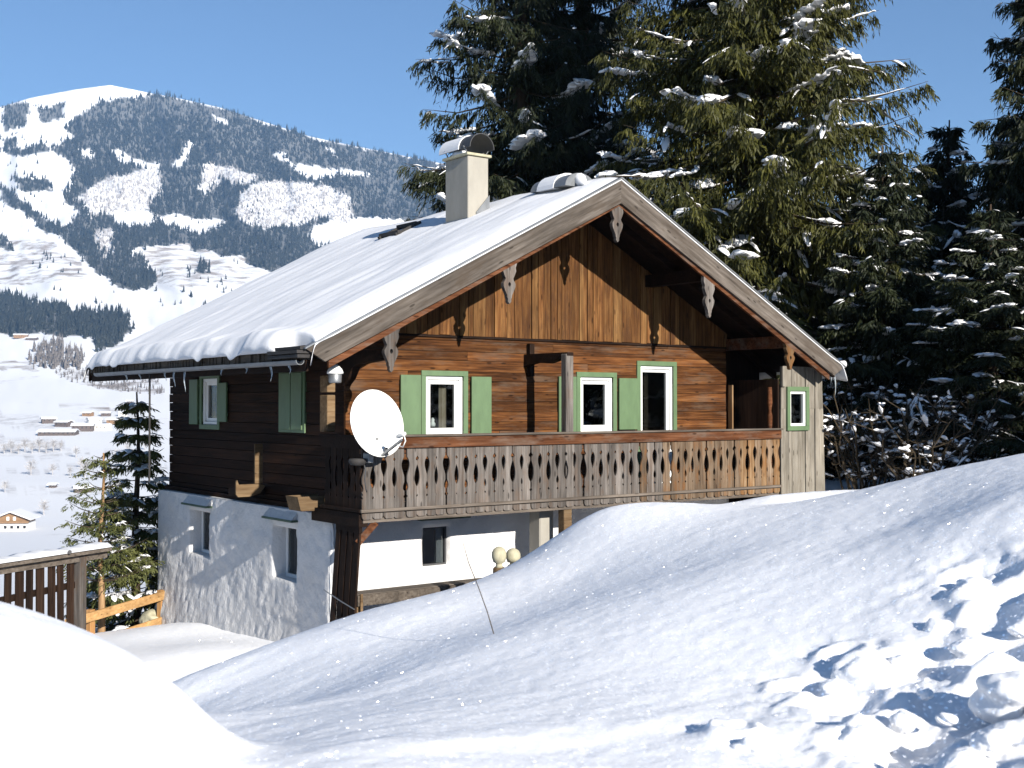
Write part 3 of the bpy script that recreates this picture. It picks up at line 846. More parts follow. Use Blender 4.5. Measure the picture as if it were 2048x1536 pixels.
# --- windows of the timber storey
def FR(m_, a0, a1, o0, o1, z0, z1): m_.box(a0, a1, -o1, -o0, z0, z1)     # front wall, o = outwards
def SI(m_, a0, a1, o0, o1, z0, z1): m_.box(-o1, -o0, a0, a1, z0, z1)     # left wall
def ringb(B, m_, a0, a1, z0, z1, w, o0, o1, sill=None):
    ws = w if sill is None else sill
    B(m_, a0, a1, o0, o1, z1 - w, z1); B(m_, a0, a1, o0, o1, z0, z0 + ws)
    B(m_, a0, a0 + w, o0, o1, z0 + ws, z1 - w); B(m_, a1 - w, a1, o0, o1, z0 + ws, z1 - w)
    return m_
def window(B, op, label=None, sash=0.095, casing=0.088, deep=0.06, curtain=None, sill=None, cas_bottom=True, parent=None):
    a0, a1, z0, z1 = op
    w = hpart('window', house)
    if label: w['label'] = label
    m_ = MB()
    B(m_, a0 - casing, a1 + casing, -0.06, 0.034, z1, z1 + casing)
    B(m_, a0 - casing, a0, -0.06, 0.034, z0 - (casing if cas_bottom else 0), z1); B(m_, a1, a1 + casing, -0.06, 0.034, z0 - (casing if cas_bottom else 0), z1)
    if cas_bottom: B(m_, a0, a1, -0.06, 0.034, z0 - casing, z0)
    hsub(m_, 'casing', M['green'], w, bevel=0.003)
    m_ = ringb(B, MB(), a0 + .002, a1 - .002, z0 + .002, z1 - .002, 0.055, -deep - 0.05, -deep + 0.052)
    hsub(m_, 'frame', M['white'], w, bevel=0.004)
    i0, i1, j0, j1 = a0 + .057, a1 - .057, z0 + .057, z1 - .057
    m_ = ringb(B, MB(), i0, i1, j0, j1, sash, -deep - 0.045, -deep + 0.012, sill)
    hsub(m_, 'sash', M['white'], w, bevel=0.004)
    m_ = MB(); B(m_, i0 + sash - .004, i1 - sash + .004, -deep - .024, -deep - .014, j0 + (sill or sash) - .004, j1 - sash + .004)
    hsub(m_, 'pane', M['glass'], w)
    if curtain:
        for c0, c1 in curtain:
            m_ = MB(); n_ = 14; vs = []; fs = []
            for i in range(n_ + 1):
                a = c0 + (c1 - c0) * i / n_; o = -deep - 0.16 + 0.025 * math.sin(i * 1.9)
                for zz in (j0 + .02, j1 - .02): vs.append((a, -o, zz) if B is FR else (-o, a, zz))
            for i in range(n_): fs.append((2 * i, 2 * i + 2, 2 * i + 3, 2 * i + 1))
            m_.add(vs, fs); hsub(m_, 'curtain', M['curtain'], w, fix=False)
    return w
def shutter(B, a0, a1, z0, z1, o=0.03, label=None):
    s_ = hpart('shutter', house)
    if label: s_['label'] = label
    m_ = MB(); B(m_, a0, a1, o, o + .035, z0, z1); hsub(m_, 'leaf', M['green'], s_, bevel=0.004)
    for zz in (z0 + .10, z1 - .14):
        m_ = MB(); B(m_, a0 + .02, a1 - .02, o - .018, o - .001, zz, zz + .05); hsub(m_, 'ledge', M['green'], s_)
    return s_
window(FR, FW[0], curtain=[(1.86, 1.99)], sash=0.075)
window(FR, FW[1], sash=0.07)
window(FR, FW[2], 'white framed balcony door in a green casing', sash=0.06, curtain=[(6.50, 6.58)], cas_bottom=False)
shutter(FR, 0.955, 1.335, 3.73, 4.69); shutter(FR, 2.33, 2.735, 3.73, 4.68)
shutter(FR, 4.20, 4.60, 3.73, 4.71); shutter(FR, 5.62, 6.07, 3.76, 4.70)
window(SI, SW[0], sash=0.07, curtain=[(4.95, 5.12)]); shutter(SI, 5.66, 6.05, 3.84, 4.70); shutter(SI, 4.33, 4.70, 3.90, 4.62)
window(SI, SW[1], sash=0.07, label='side window closed by its two green shutters')
shutter(SI, 1.385, 1.765, 3.80, 4.74, .02); shutter(SI, 1.79, 2.17, 3.80, 4.74, .02)
# small white cat-shaped ornament on the sill of the near window
m_ = MB(); m_.lathe([(0.0, 0), (0.045, 0.01), (0.05, 0.05), (0.03, 0.09), (0.034, 0.12), (0.012, 0.15), (0.0, 0.155)], (1.70, 0.16, 3.85), 12)
orn = m_.build('ornament', M['white'], None, smooth=True)
tag(orn, 'small white ornament on the sill behind the near window pane', 'ornament')

# --- plastered ground floor
PX0, PX1, PY0, PYB = -0.27, 8.6, -0.03, 7.15
GW = [(1.40, 1.92, 1.60, 2.23)]                               # front window
GS = [(4.60, 5.52, 1.42, 2.24), (1.14, 1.98, 1.36, 2.22)]     # side windows
def plaster_sheet(B, a0, a1, z0, z1, holes, thick, lean):
    """wall face with openings as a fine grid, dressed with unevenness and closed by its reveals"""
    step = 0.05
    def lines(lo, hi, must):
        v = list(np.arange(lo, hi, step)) + [hi]
        for m_ in must:
            k = min(range(len(v)), key=lambda i: abs(v[i] - m_)); v[k] = m_
        return np.array(sorted(set(v)))
    ga = lines(a0, a1, [h[0] for h in holes] + [h[1] for h in holes]); gz = lines(z0, z1, [h[2] for h in holes] + [h[3] for h in holes])
    A, Z = np.meshgrid(ga, gz)
    off = 0.016 * fbm(A * 1.7, Z * 1.7, 5, 2) + 0.011 * fbm(A * 7, Z * 7, 8, 3, 0.6) + lean * np.clip((1.2 - Z) / 1.2, 0, 1) ** 1.5
    edge = np.minimum(A - a0, a1 - A); off = off - 0.05 * np.exp(-(edge / 0.06) ** 2)
    for h in holes:                               # softly rounded arrises
        dx = np.maximum(np.maximum(h[0] - A, A - h[1]), 0); dz = np.maximum(np.maximum(h[2] - Z, Z - h[3]), 0)
        off = off - 0.02 * np.exp(-((dx ** 2 + dz ** 2) / 0.05 ** 2))
    nr, nc = A.shape; f = grid_faces(nr, nc)
    ca_ = (ga[:-1] + ga[1:]) / 2; cz_ = (gz[:-1] + gz[1:]) / 2; CA, CZ = np.meshgrid(ca_, cz_)
    keep = np.ones(CA.shape, bool)
    for h in holes: keep &= ~((CA > h[0]) & (CA < h[1]) & (CZ > h[2]) & (CZ < h[3]))
    f = f[keep.ravel()]
    return A, Z, off, f, ga, gz
pl = hpart('plaster_wall', house)
def plaster_wall(side, a0, a1, z0, z1, holes, base, thick=0.34, lean=0.10):
    A, Z, off, f, ga, gz = plaster_sheet(None, a0, a1, z0, z1, holes, thick, lean)
    if side == 'x': V = np.stack([base - off, A, Z], -1).reshape(-1, 3)
    else: V = np.stack([A, base - off, Z], -1).reshape(-1, 3)
    fl_ = f[:, ::-1] if side == 'x' else f
    V = list(map(tuple, V)); F = [tuple(q) for q in fl_]
    nc = A.shape[1]
    def deep(i):
        p = list(V[i]); p[0 if side == 'x' else 1] = base + thick; V.append(tuple(p)); return len(V) - 1
    for h in holes:
        ia = [k for k in range(len(ga)) if h[0] - 1e-6 <= ga[k] <= h[1] + 1e-6]; iz = [k for k in range(len(gz)) if h[2] - 1e-6 <= gz[k] <= h[3] + 1e-6]
        loop = [(iz[0], k) for k in ia] + [(k, ia[-1]) for k in iz[1:]] + [(iz[-1], k) for k in reversed(ia[:-1])] + [(k, ia[0]) for k in reversed(iz[1:-1])]
        idx = [r_ * nc + c for r_, c in loop]; dp = [deep(i) for i in idx]
        for k in range(len(idx)):
            q = (k + 1) % len(idx); F.append((idx[k], idx[q], dp[q], dp[k]) if side == 'x' else (idx[q], idx[k], dp[k], dp[q]))
    me = bpy.data.meshes.new('wall'); me.from_pydata(V, [], F)
    bm = bmesh.new(); bm.from_mesh(me); bmesh.ops.recalc_face_normals(bm, faces=bm.faces)
    for q in bm.faces: q.smooth = True
    # the sheet must look outwards
    s_ = sum((q.normal.x if side == 'x' else q.normal.y) for q in bm.faces)
    if s_ > 0: bmesh.ops.reverse_faces(bm, faces=bm.faces)
    bm.to_mesh(me); bm.free()
    return link('wall', me, M['plaster'], pl)
plaster_wall('x', PY0 + .01, PYB, -0.7, 2.52, GS, PX0)
plaster_wall('y', PX0 + .02, PX1, -0.3, 2.52, GW, PY0, lean=0.06)
m_ = MB(); m_.box(PX0 + .36, PX1 - .05, PYB - .3, PYB, -0.7, 2.5); m_.box(PX1 - .3, PX1, 0.3, PYB - .3, -0.5, 2.5); m_.box(PX0 + .1, PX1 - .02, PY0 + .12, PYB - .02, 2.44, 2.515)
m_.box(PX0 + .36, PX1, PY0 + .4, PYB, -.75, -.6)
m_.box(PX0 + .02, PX0 + .36, PYB - .3, PYB, -0.7, 2.5)
hsub(m_, 'wall_core', M['plaster'], pl)
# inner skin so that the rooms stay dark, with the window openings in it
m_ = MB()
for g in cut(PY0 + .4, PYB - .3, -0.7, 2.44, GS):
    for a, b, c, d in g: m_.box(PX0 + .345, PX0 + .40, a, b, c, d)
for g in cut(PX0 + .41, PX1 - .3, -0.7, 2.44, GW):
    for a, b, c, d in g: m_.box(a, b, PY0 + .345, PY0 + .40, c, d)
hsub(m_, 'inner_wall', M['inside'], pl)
def low_window(B, op, o):
    a0, a1, z0, z1 = op
    w = hpart('cellar_window', house)
    hsub(ringb(B, MB(), a0 - .02, a1 + .02, z0 - .02, z1 + .02, 0.075, o - .04, o + .02), 'frame', M['white'], w, bevel=0.004)
    m_ = MB(); B(m_, (a0 + a1) / 2 - .022, (a0 + a1) / 2 + .022, o - .03, o + .015, z0 + .056, z1 - .056); hsub(m_, 'mullion', M['white'], w)
    for p, q in ((a0 + .05, (a0 + a1) / 2 - .02), ((a0 + a1) / 2 + .02, a1 - .05)):
        m_ = MB(); B(m_, p, q, o - .012, o - .004, z0 + .05, z1 - .05); hsub(m_, 'pane', M['glass'], w)
    m_ = MB(); B(m_, a0 + .06, a0 + (a1 - a0) * .62, o - .16, o - .15, z0 + .06, z1 - .06); hsub(m_, 'curtain', M['white'], w)
    return w
for g in GS: low_window(SI, g, -PX0 - 0.27)
# plain dark sash in the front cellar window
w = hpart('cellar_window', house); w['label'] = 'small dark front window under the balcony'
hsub(ringb(FR, MB(), 1.39, 1.93, 1.59, 2.24, 0.04, -0.14, -0.08), 'frame', M['steel_dark'], w)
m_ = MB(); FR(m_, 1.42, 1.90, -0.11, -0.105, 1.62, 2.21); hsub(m_, 'pane', M['glass'], w)
m_ = MB(); FR(m_, 1.76, 1.90, -0.20, -0.14, 1.62, 2.21); hsub(m_, 'curtain', M['metal'], w)
# green drip boards over the cellar windows, plaster sloped up behind them
def hood(B, a0, a1, z):
    m_ = MB(); B(m_, a0, a1, -0.05, 0.13 + (-PX0 if B is SI else -PY0), z, z + .035)
    o = m_.build('lintel_board', M['dark_green'], house); o.matrix_parent_inverse = parent_inv
hood(SI, 4.42, 5.60, 2.335); hood(SI, 1.04, 2.12, 2.335); hood(FR, 1.28, 2.24, 2.36)
for a0, a1 in ((4.44, 5.56), (1.06, 2.10)):
    m_ = HB()
    m_.plate([(PX0 - .115, 2.371), (PX0 + .04, 2.371), (PX0 + .04, 2.50), (PX0 + .0, 2.50)], a1 - a0, lambda a, b, c: (a, a0 + c, b)); m_.build('lintel_fillet', M['plaster'], house)
# sill log along the top of the plaster
HB().box(-0.10, 0.0, -0.0, 7.2, 2.515, 2.60).build('sill_beam', M['log_y'], house)

# --- roof
roof = hpart('roof', house)
def slab(side, y0, y1, t0, t1, x_in=MID, x_out=None):
    xo = x_out if x_out is not None else (EX0 if side < 0 else EX1)
    m_ = MB()
    m_.plate([(x_in, deck(x_in) - t0), (xo, deck(xo) - t0), (xo, deck(xo) - t1), (x_in, deck(x_in) - t1)], y1 - y0, lambda a, b, c: (a, y0 + c, b))
    return m_
hsub(slab(-1, RY0 + .07, RY1 - .05, 0.0, 0.06), 'deck', M['dark_x'], roof)  # near-black wood, with the shade under the eaves put into its colour
hsub(slab(1, RY0 + .07, RY1 - .05, 0.0, 0.06), 'deck', M['dark_x'], roof)
# rafters seen under the eaves
for k in range(13):
    yy = RY0 + 0.22 + k * (RY1 - RY0 - .4) / 12
    for sgn in (-1, 1):
        hsub(slab(sgn, yy - .05, yy + .05, 0.062, 0.19), 'rafter', M['dark_x'], roof)
# purlins carrying the overhang, with carved hanging ends
for px in (-0.14, 1.98, 4.25, 6.40, 8.57):
    zt = deck(px) - .20
    hsub(MB().box(px - .09, px + .09, RY0 + .10, 1.2, zt - .22, zt), 'purlin', M['dark_x'] if px < 8 else M['rail_x'], roof)
def barge(side):
    xo = EX0 - .03 if side < 0 else EX1 + .03
    m_ = MB()
    top = 0.02; bot = -0.385
    m_.plate([(MID, RIDGE + top), (xo, deck(xo) + top), (xo + (0.30 if side < 0 else -0.30), deck(xo) - 0.15), (MID, RIDGE + bot)], 0.05, lambda a, b, c: (a, RY0 - .02 + c, b))
    return m_
o = hsub(barge(-1), 'bargeboard', M['barge_l'], roof); hsub(barge(1), 'bargeboard', M['barge_r'], roof)
for side in (-1, 1):       # thin metal strip on the upper edge, lower moulding behind
    xo = EX0 - .05 if side < 0 else EX1 + .05
    m_ = MB().plate([(MID, RIDGE + .045), (xo, deck(xo) + .045), (xo, deck(xo) + .022), (MID, RIDGE + .022)], 0.14, lambda a, b, c: (a, RY0 - .05 + c, b))
    hsub(m_, 'verge_strip', M['metal'], roof)
    xi = EX0 + .35 if side < 0 else EX1 - .35
    m_ = MB().plate([(MID, RIDGE - .33), (xi, deck(xi) - .33), (xi, deck(xi) - .43), (MID, RIDGE - .43)], 0.05, lambda a, b, c: (a, RY0 + .034 + c, b))
    hsub(m_, 'inner_board', M['rail_x'], roof)
# rear verge
for side in (-1, 1):
    xo = EX0 if side < 0 else EX1
    hsub(MB().plate([(MID, RIDGE), (xo, deck(xo)), (xo, deck(xo) - .3), (MID, RIDGE - .3)], 0.05, lambda a, b, c: (a, RY1 - .049 + c, b)), 'bargeboard', M['dark_x'], roof)
PEND = [(.145, 0), (.145, -.10), (.118, -.17), (.128, -.22), (.10, -.29), (.072, -.345), (.085, -.375), (.115, -.42), (.112, -.47), (.078, -.545), (.048, -.60), (.044, -.635), (.030, -.66), (.032, -.70), (0.0, -.735)]
def pendant(px, top, sc=1.0):
    outl = [(px + a, top + b * sc) for a, b in PEND] + [(px - a, top + b * sc) for a, b in reversed(PEND[:-1])]
    c = (px, top - .435 * sc); hole = [(c[0] + .026 * math.cos(t), c[1] + .036 * math.sin(t)) for t in [k * math.pi / 5 for k in range(10)]]
    return hsub(MB().plate(outl, 0.07, lambda a, b, c: (a, RY0 + .036 + c, b), [hole]), 'pendant', M['grey_z'] if px < 8 else M['rust_z'], roof)
for px, tp, sc in ((4.22, 7.62, .98), (1.98, 6.50, 1.0), (-0.14, 5.41, 1.0), (6.40, 6.48, 1.0), (8.57, 5.42, .75)): pendant(px, tp, sc)

# snow blanket on the roof, thinning to the verge, rolled over at the eave
def roof_snow(side):
    nx, ny = 120, 190
    xo = EX0 - 0.06 if side < 0 else EX1 + 0.06
    tx = np.linspace(0, 1, nx) ** 0.8; ys = np.concatenate([np.linspace(RY0 - .03, RY0 + .9, 50)[:-1], np.linspace(RY0 + .9, RY1 - .02, ny - 49)])
    TX, Y = np.meshgrid(tx, ys)
    X = MID + (xo - MID) * TX
    e = np.abs(X - xo); fy = Y - ys[0]; by = ys[-1] - Y
    base = RIDGE - SLOPE * np.abs(X - MID)
    full = (0.19 if side < 0 else 0.075) * (1 + 0.16 * fbm(X * .5, Y * .9, 3, 3)) + 0.007 * fbm(X * 0.5, Y * 3.0, 6, 3) + 0.004 * fbm(X * 2, Y * 6, 12, 2)
    t = full * (1 - np.exp(-fy / 0.28)) * (1 - np.exp(-by / 0.15)) * (0.72 + 0.28 * np.clip((MID - X) / 1.2 if side < 0 else (X - MID) / 1.2, 0, 1))
    roll = np.clip(1 - e / 0.45, 0, 1)
    lump = 1 + 0.35 * vnoise(Y * 1.1, X * 0.7, 15) + 0.22 * vnoise(Y * 3.7 + 0.6 * vnoise(Y * .7, Y * 0, 4), X, 19)
    t = t * (1 + 0.45 * roll * lump * np.clip(fy / 1.0, 0, 1)) 
    # the roll drops over the eave
    drop = np.clip(1 - e / 0.16, 0, 1) ** 1.7 * 0.25 * (0.9 + 0.3 * vnoise(Y * 3.3, Y * 0, 23))
    Z = base + 0.012 + t - drop
    yw = 0.05 * roll * vnoise(Y * 2.6, X * 2, 29)
    X = X + (-1 if side < 0 else 1) * 0.07 * roll * lump * (1 if side < 0 else .4)
    if side < 0: # bare corner of the eave next to the gable, where the snow has slid off
        bare = np.exp(-((Y - (RY0 + .35)) / .42) ** 4) * np.clip(1 - (e) / 0.26, 0, 1)
        X = X + 0.26 * bare; Z = Z + 0.06 * bare
    top = np.stack([X, Y + yw, Z], -1); n0 = top.shape[0] * top.shape[1]
    bot = top.copy(); bot[..., 2] = np.minimum(base + 0.004, Z - 0.02)
    V = np.concatenate([top.reshape(-1, 3), bot.reshape(-1, 3)])
    nr, nc = X.shape; f = grid_faces(nr, nc); fb = f[:, ::-1] + n0
    a = np.arange(n0).reshape(nr, nc); rim = []
    for L in (a[0, :], a[:, -1], a[-1, ::-1], a[::-1, 0]):
        rim.append(np.stack([L[:-1], L[:-1] + n0, L[1:] + n0, L[1:]], -1))
    F = np.concatenate([f, fb] + rim)
    me = fast_mesh('snow_blanket', V, F, True)
    bm = bmesh.new(); bm.from_mesh(me); bmesh.ops.recalc_face_normals(bm, faces=bm.faces); bm.to_mesh(me); bm.free()
    return link('snow_blanket', me, M['roof_snow'], roof)
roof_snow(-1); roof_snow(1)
# eave: butt ends of old shingles, fascia, gutter
m_ = MB(); yy = RY0 + .1
while yy < RY1 - .3:
    w_ = random.uniform(.07, .12); dz = random.uniform(0, .035)
    m_.box(EX0 - .02 - random.uniform(0, .04), EX0 + .12, yy, yy + w_ * .86, deck(EX0) - .13 - dz, deck(EX0) - .02); yy += w_
o = hsub(m_, 'shingle_ends', M['grey_y'], roof); o['kind'] = 'stuff'
for k, (dx, dz) in enumerate(((0.02, 0.02), (-0.03, -.035), (-0.02, -.095))):
    hsub(MB().bar((EX0 + dx, RY0 + .03, deck(EX0) + dz), (EX0 + dx, RY0 + .95, deck(EX0) + dz), .22, .045), 'shingle_course', M['shingle'], roof)
hsub(MB().box(EX0 + .03, EX0 + .07, RY0 + .1, RY1 - .1, deck(EX0) - .30, deck(EX0) - .14), 'fascia', M['dark_x'], roof)
gp = []
for t in np.linspace(0, math.pi, 9): gp.append((EX0 - .055 - .065 * math.cos(t), deck(EX0) - .155 - .06 * math.sin(t)))
gp2 = [(a + (EX0 - .055 - a) * .12, b + .006) for a, b in reversed(gp)]
hsub(MB().plate(gp + gp2, RY1 - RY0 - .75, lambda a, b, c: (a, RY0 + .10 + c, b)), 'gutter', M['metal'], roof)
gz = deck(EX0) - .2
hsub(MB().tube([(EX0 - .05, 4.15, gz), (EX0 - .05, 4.15, gz - .2), (EX0 - .05, 4.15, gz - 1.9)], .017, 6), 'rain_rod', M['shingle'], roof)
# icicles
def icicle(p, L, r_=.014):
    m_ = MB(); pts_ = []; rr = []
    for k in range(7):
        t = k / 6; pts_.append((p[0] + .012 * math.sin(t * 5 + p[1]), p[1] + .01 * math.cos(t * 4), p[2] - L * t)); rr.append(r_ * (1 - t) ** .8 * (1 + .2 * math.sin(t * 17)) + .001)
    return hsub(m_.tube(pts_, rr, 7), 'icicle', M['ice'], roof, smooth=True)
for yy, L in ((-.62, .22), (3.0, .26), (2.55, .34), (3.4, .15), (4.6, .12), (1.1, .1), (0.2, .09), (5.3, .14), (-1.2, .12)): icicle((EX0 - .06, yy, gz - .01), L, .016)
for dx, yy, L in ((0.02, -1.5, .12), (0.0, -1.42, .55), (.02, -1.30, .35), (.03, -1.1, .2), (.0, -.9, .14)): icicle((EX1 + dx, yy, deck(EX1) - .02), L, .02)
# rime-covered end of the right eave
m_ = MB(); m_.tube([(EX1 + .03, RY0 - .03, deck(EX1) + .06), (EX1 + .05, RY0 + .3, deck(EX1) + .05), (EX1 + .05, 2.0, deck(EX1) + .04), (EX1 + .04, RY1, deck(EX1) + .04)], .07, 10)
hsub(m_, 'ice_edge', M['roof_snow'], roof, smooth=True)
# --- chimney with its half-round cowl
ch = hpart('chimney', house)
cx0, cx1, cy0, cy1, cz = 3.10, 3.55, 1.15, 1.87, 8.66
hsub(MB().box(cx0, cx1, cy0, cy1, 7.0, cz), 'stack', M['render'], ch, bevel=0.012)
hsub(MB().box(cx0 - .045, cx1 + .045, cy0 - .045, cy1 + .045, cz + .002, cz + .05), 'cap_slab', M['stone'], ch, bevel=0.008)
m_ = MB(); zb = deck(cx0); zc = deck(cx1)
m_.plate([(cx0 - .012, zb - .1), (cx1 + .012, zc - .1), (cx1 + .012, zc + .42), (cx0 + .17, zb + .32), (cx0 + .17, zb + .20), (cx0 - .012, zb + .20)], 0.02, lambda a, b, c: (a, cy0 - .022 + c, b))
m_.box(cx0 - .022, cx0 - .002, cy0 - .02, cy1 + .02, zb - .1, zb + .20)
hsub(m_, 'flashing', M['metal'], ch)
def arc(rx, rz, zc_, y0, y1, th):
    ang_ = [math.pi * k / 18 for k in range(19)]
    o_ = [(cx0 + (cx1 - cx0) / 2 + rx * math.cos(a), zc_ + rz * math.sin(a)) for a in ang_]; i_ = [(cx0 + (cx1 - cx0) / 2 + (rx - th) * math.cos(a), zc_ + (rz - th) * math.sin(a)) for a in reversed(ang_)]
    return MB().plate(o_ + i_, y1 - y0, lambda a, b, c: (a, y0 + c, b))
hsub(arc(.27, .27, cz + .13, cy0 - .12, cy1 + .14, .014), 'cowl', M['steel_dark'], ch)
for sx in (cx0 + .03, cx1 - .03):
    for sy in (cy0 + .06, cy1 - .06): m_ = MB(); m_.bar((sx, sy, cz + .05), (sx + (-.09 if sx < 3.3 else .09), sy, cz + .17), .025, .012); hsub(m_, 'bracket', M['metal'], ch)
m_ = arc(.288, .290, cz + .13, cy0 + .22, cy1 + .12, .016)
o = hsub(m_, 'snow_cap', M['roof_snow'], ch)
hsub(MB().tube([(cx0 + .05, cy0 + .15, cz + .06), (cx0 + .05, cy0 + .4, cz + .08), (cx0 + .06, cy1 - .1, cz + .06)], [.05, .07, .04], 8), 'snow_lump', M['roof_snow'], ch, smooth=True)
# --- ridge vent hood under snow, and the roof ladder showing through the blanket
rv = hpart('ridge_hood', house)
hv = [(0.34 * math.cos(a), 0.24 * math.sin(a)) for a in [math.pi * k / 12 for k in range(13)]]
hsub(MB().plate(hv, .95, lambda a, b, c: (MID - .18 + a, -.80 + c, RIDGE - .02 + b)), 'hood', M['metal'], rv, smooth=False)
hv2 = [(0.37 * math.cos(a), 0.30 * math.sin(a)) for a in [math.pi * k / 12 for k in range(13)]]
hsub(MB().plate(hv2, .45, lambda a, b, c: (MID - .16 + a, -.48 + c, RIDGE - .03 + b)), 'snow_cap', M['roof_snow'], rv)
m_ = MB().tube([(MID - .3, -1.05, RIDGE + .0), (MID - .2, -.8, RIDGE + .10), (MID - .1, -.6, RIDGE + .12), (MID - .1, -.4, RIDGE + .05)], [.04, .12, .11, .05], 9)
hsub(m_, 'snow_lump', M['roof_snow'], rv, smooth=True)
lad = hpart('roof_hatch', house)
hx = 3.0
for yy in (3.25, 3.85): hsub(MB().bar((hx - .12, yy, deck(hx - .12) + .22), (hx + .45, yy, deck(hx + .45) + .22), .07, .08), 'stringer', M['shingle'], lad)
for q in (-.05, .35): hsub(MB().bar((hx + q, 3.2, deck(hx + q) + .25), (hx + q, 3.9, deck(hx + q) + .25), .09, .07), 'rung', M['shingle'], lad)

# --- balcony
BX0, BX1, BY = -0.40, 8.69, -1.20
bal = hpart('balcony', house)
for k, yy in enumerate(np.linspace(BY + .06, -.06, 8)):
    hsub(MB().box(BX0 + .02, BX1, yy - .07, yy + .07, 2.64, 2.685), 'floorboard', M['grey_x'], bal)
for xx in (-.30, 1.3, 2.9, 4.5, 6.1, 7.7, 8.6):
    hsub(MB().box(xx - .07, xx + .07, BY + .05, -.04, 2.50, 2.638), 'joist', M['dark_z'] if xx < 0 else M['rail_x'], bal)
# carved boards: gaps alternate between two cut-out patterns
def lens(z, a, b, w, skew=0.5):
    t = (z - b) / (a - b)
    if t <= 0 or t >= 1: return 0.0
    t = t ** (math.log(.5) / math.log(skew)); return w * math.sin(math.pi * t) ** .8
def edgeA(z): return 0.0015 + lens(z, 3.445, 3.155, .046, .6) + lens(z, 3.075, 2.945, .024, .4) + lens(z, 2.885, 2.84, .016)
def edgeB(z): return 0.0015 + lens(z, 3.45, 3.38, .028) + lens(z, 3.325, 3.0, .046, .42) + lens(z, 2.885, 2.84, .016)
def tipcut(z): return 0.0 if z > 2.60 else .045 * (1 - math.sqrt(max(0, 1 - ((2.60 - z) / .048) ** 2)))
PITCH_B = 0.1818
def baluster(mirror):
    zs = sorted(set([2.553, 2.56, 2.575, 2.60, 2.83, 2.84, 2.85, 2.862, 2.875, 2.885, 2.9] + list(np.linspace(2.945, 3.46, 34)) + [3.595]))
    V = []; F = []
    for z in zs:
        l_, r_ = (edgeB(z), edgeA(z)) if mirror else (edgeA(z), edgeB(z)); t = tipcut(z)
        for y in (0, .026):
            V.append((-PITCH_B / 2 + l_ + t, y, z)); V.append((PITCH_B / 2 - r_ - t, y, z))
    n = len(zs)
    for i in range(n - 1):
        a = 4 * i; b = a + 4
        F += [(a, a + 1, b + 1, b), (a + 3, a + 2, b + 2, b + 3), (a + 2, a, b, b + 2), (a + 1, a + 3, b + 3, b + 1)]
    F += [(0, 2, 3, 1), (4 * n - 4, 4 * n - 3, 4 * n - 1, 4 * n - 2)]
    m_ = MB(); m_.add(V, F); return m_
BM_ = [baluster(False).mesh('baluster'), baluster(True).mesh('baluster')]
BMr = [b.copy() for b in BM_]
for b in BM_: b.materials.append(M['grey_z'])
for b in BMr: b.materials.append(M['rust_z'])
BMm = [b.copy() for b in BM_]
for b in BMm: b.materials.clear(); b.materials.append(M['mix_z'])
nb = int(round((BX1 - BX0) / PITCH_B))
for k in range(nb):
    xc = BX0 + (k + .5) * (BX1 - BX0) / nb
    f_ = k / nb + random.uniform(-.16, .16)
    o = link('baluster', (BMr if f_ > .93 else BMm if f_ > .62 else BM_)[k % 2], None, bal)
    o.location = (xc, BY + random.uniform(-.006, .006), random.uniform(-.008, .006))
    o.rotation_euler = (0, random.uniform(-.008, .008), 0)
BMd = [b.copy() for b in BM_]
for b in BMd: b.materials.clear(); b.materials.append(M['dark_z'])  # dark copies for the return side, its shade put into the wood
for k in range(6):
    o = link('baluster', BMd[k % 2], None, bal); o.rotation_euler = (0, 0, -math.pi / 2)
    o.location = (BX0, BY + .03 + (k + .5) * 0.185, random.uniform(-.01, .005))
hsub(MB().box(BX0 - .035, BX1, BY - .04, BY - .008, 3.57, 3.735), 'rail_board', M['rail_x'], bal, bevel=.006)
hsub(MB().box(BX0 - .07, BX1 + .01, BY - .075, BY + .075, 3.737, 3.770), 'handrail', M['grey_x'], bal, bevel=.006)
hsub(MB().box(BX0 - .035, BX0 - .006, BY + .03, -.02, 3.57, 3.735), 'rail_board', M['dark_x'], bal)  # rails of the return get the same shade-darkened wood
hsub(MB().box(BX0 - .07, BX0 + .075, BY + .076, -.01, 3.737, 3.770), 'handrail', M['dark_x'], bal)
hsub(MB().box(BX0 - .01, BX1, BY + .03, BY + .075, 3.50, 3.60), 'inner_rail', M['rail_x'], bal)
hsub(MB().box(BX0 - .045, BX1, BY - .05, BY - .004, 2.655, 2.70), 'foot_moulding', M['grey_x'], bal, bevel=.006)
hsub(MB().box(BX0 - .05, BX0 - .004, BY + .0, -.02, 2.655, 2.70), 'foot_moulding', M['dark_x'], bal)
hsub(MB().box(BX0 + .03, BX1, BY + .03, BY + .10, 2.50, 2.638), 'edge_beam', M['grey_x'], bal)
hsub(MB().box(BX0 - .03, BX0 + .12, BY + .05, .3, 2.44, 2.638), 'edge_beam', M['dark_x'], bal)
# post on the balcony with its bracket beam
hsub(MB().box(3.44, 3.60, BY + .03, BY + .17, 2.69, 5.05), 'post', M['grey_z'], bal, bevel=.012)
bb = [(BY + .02, 5.075), (BY + .02, 5.02), (BY + .18, 5.00), (BY + .35, 4.94), (BY + .55, 4.905), (-.35, 4.93), (-.16, 4.90), (-.02, 4.86), (-.02, 5.075)]
hsub(MB().plate(bb, .13, lambda a, b, c: (3.455 + c, a, b)), 'bracket', M['dark_x'], bal)
hsub(MB().box(3.52, 3.62, -.10, -.02, 4.70, 5.26), 'wall_plate', M['dark_z'], bal)
hsub(MB().box(3.40, 3.57, BY + .04, BY + .20, 0.9, 2.50), 'post', M['tan_x'], bal, bevel=.01)
hsub(MB().box(3.22, 3.52, -.75, -.45, 0.6, 2.50), 'pier', M['render'], bal, bevel=.02)
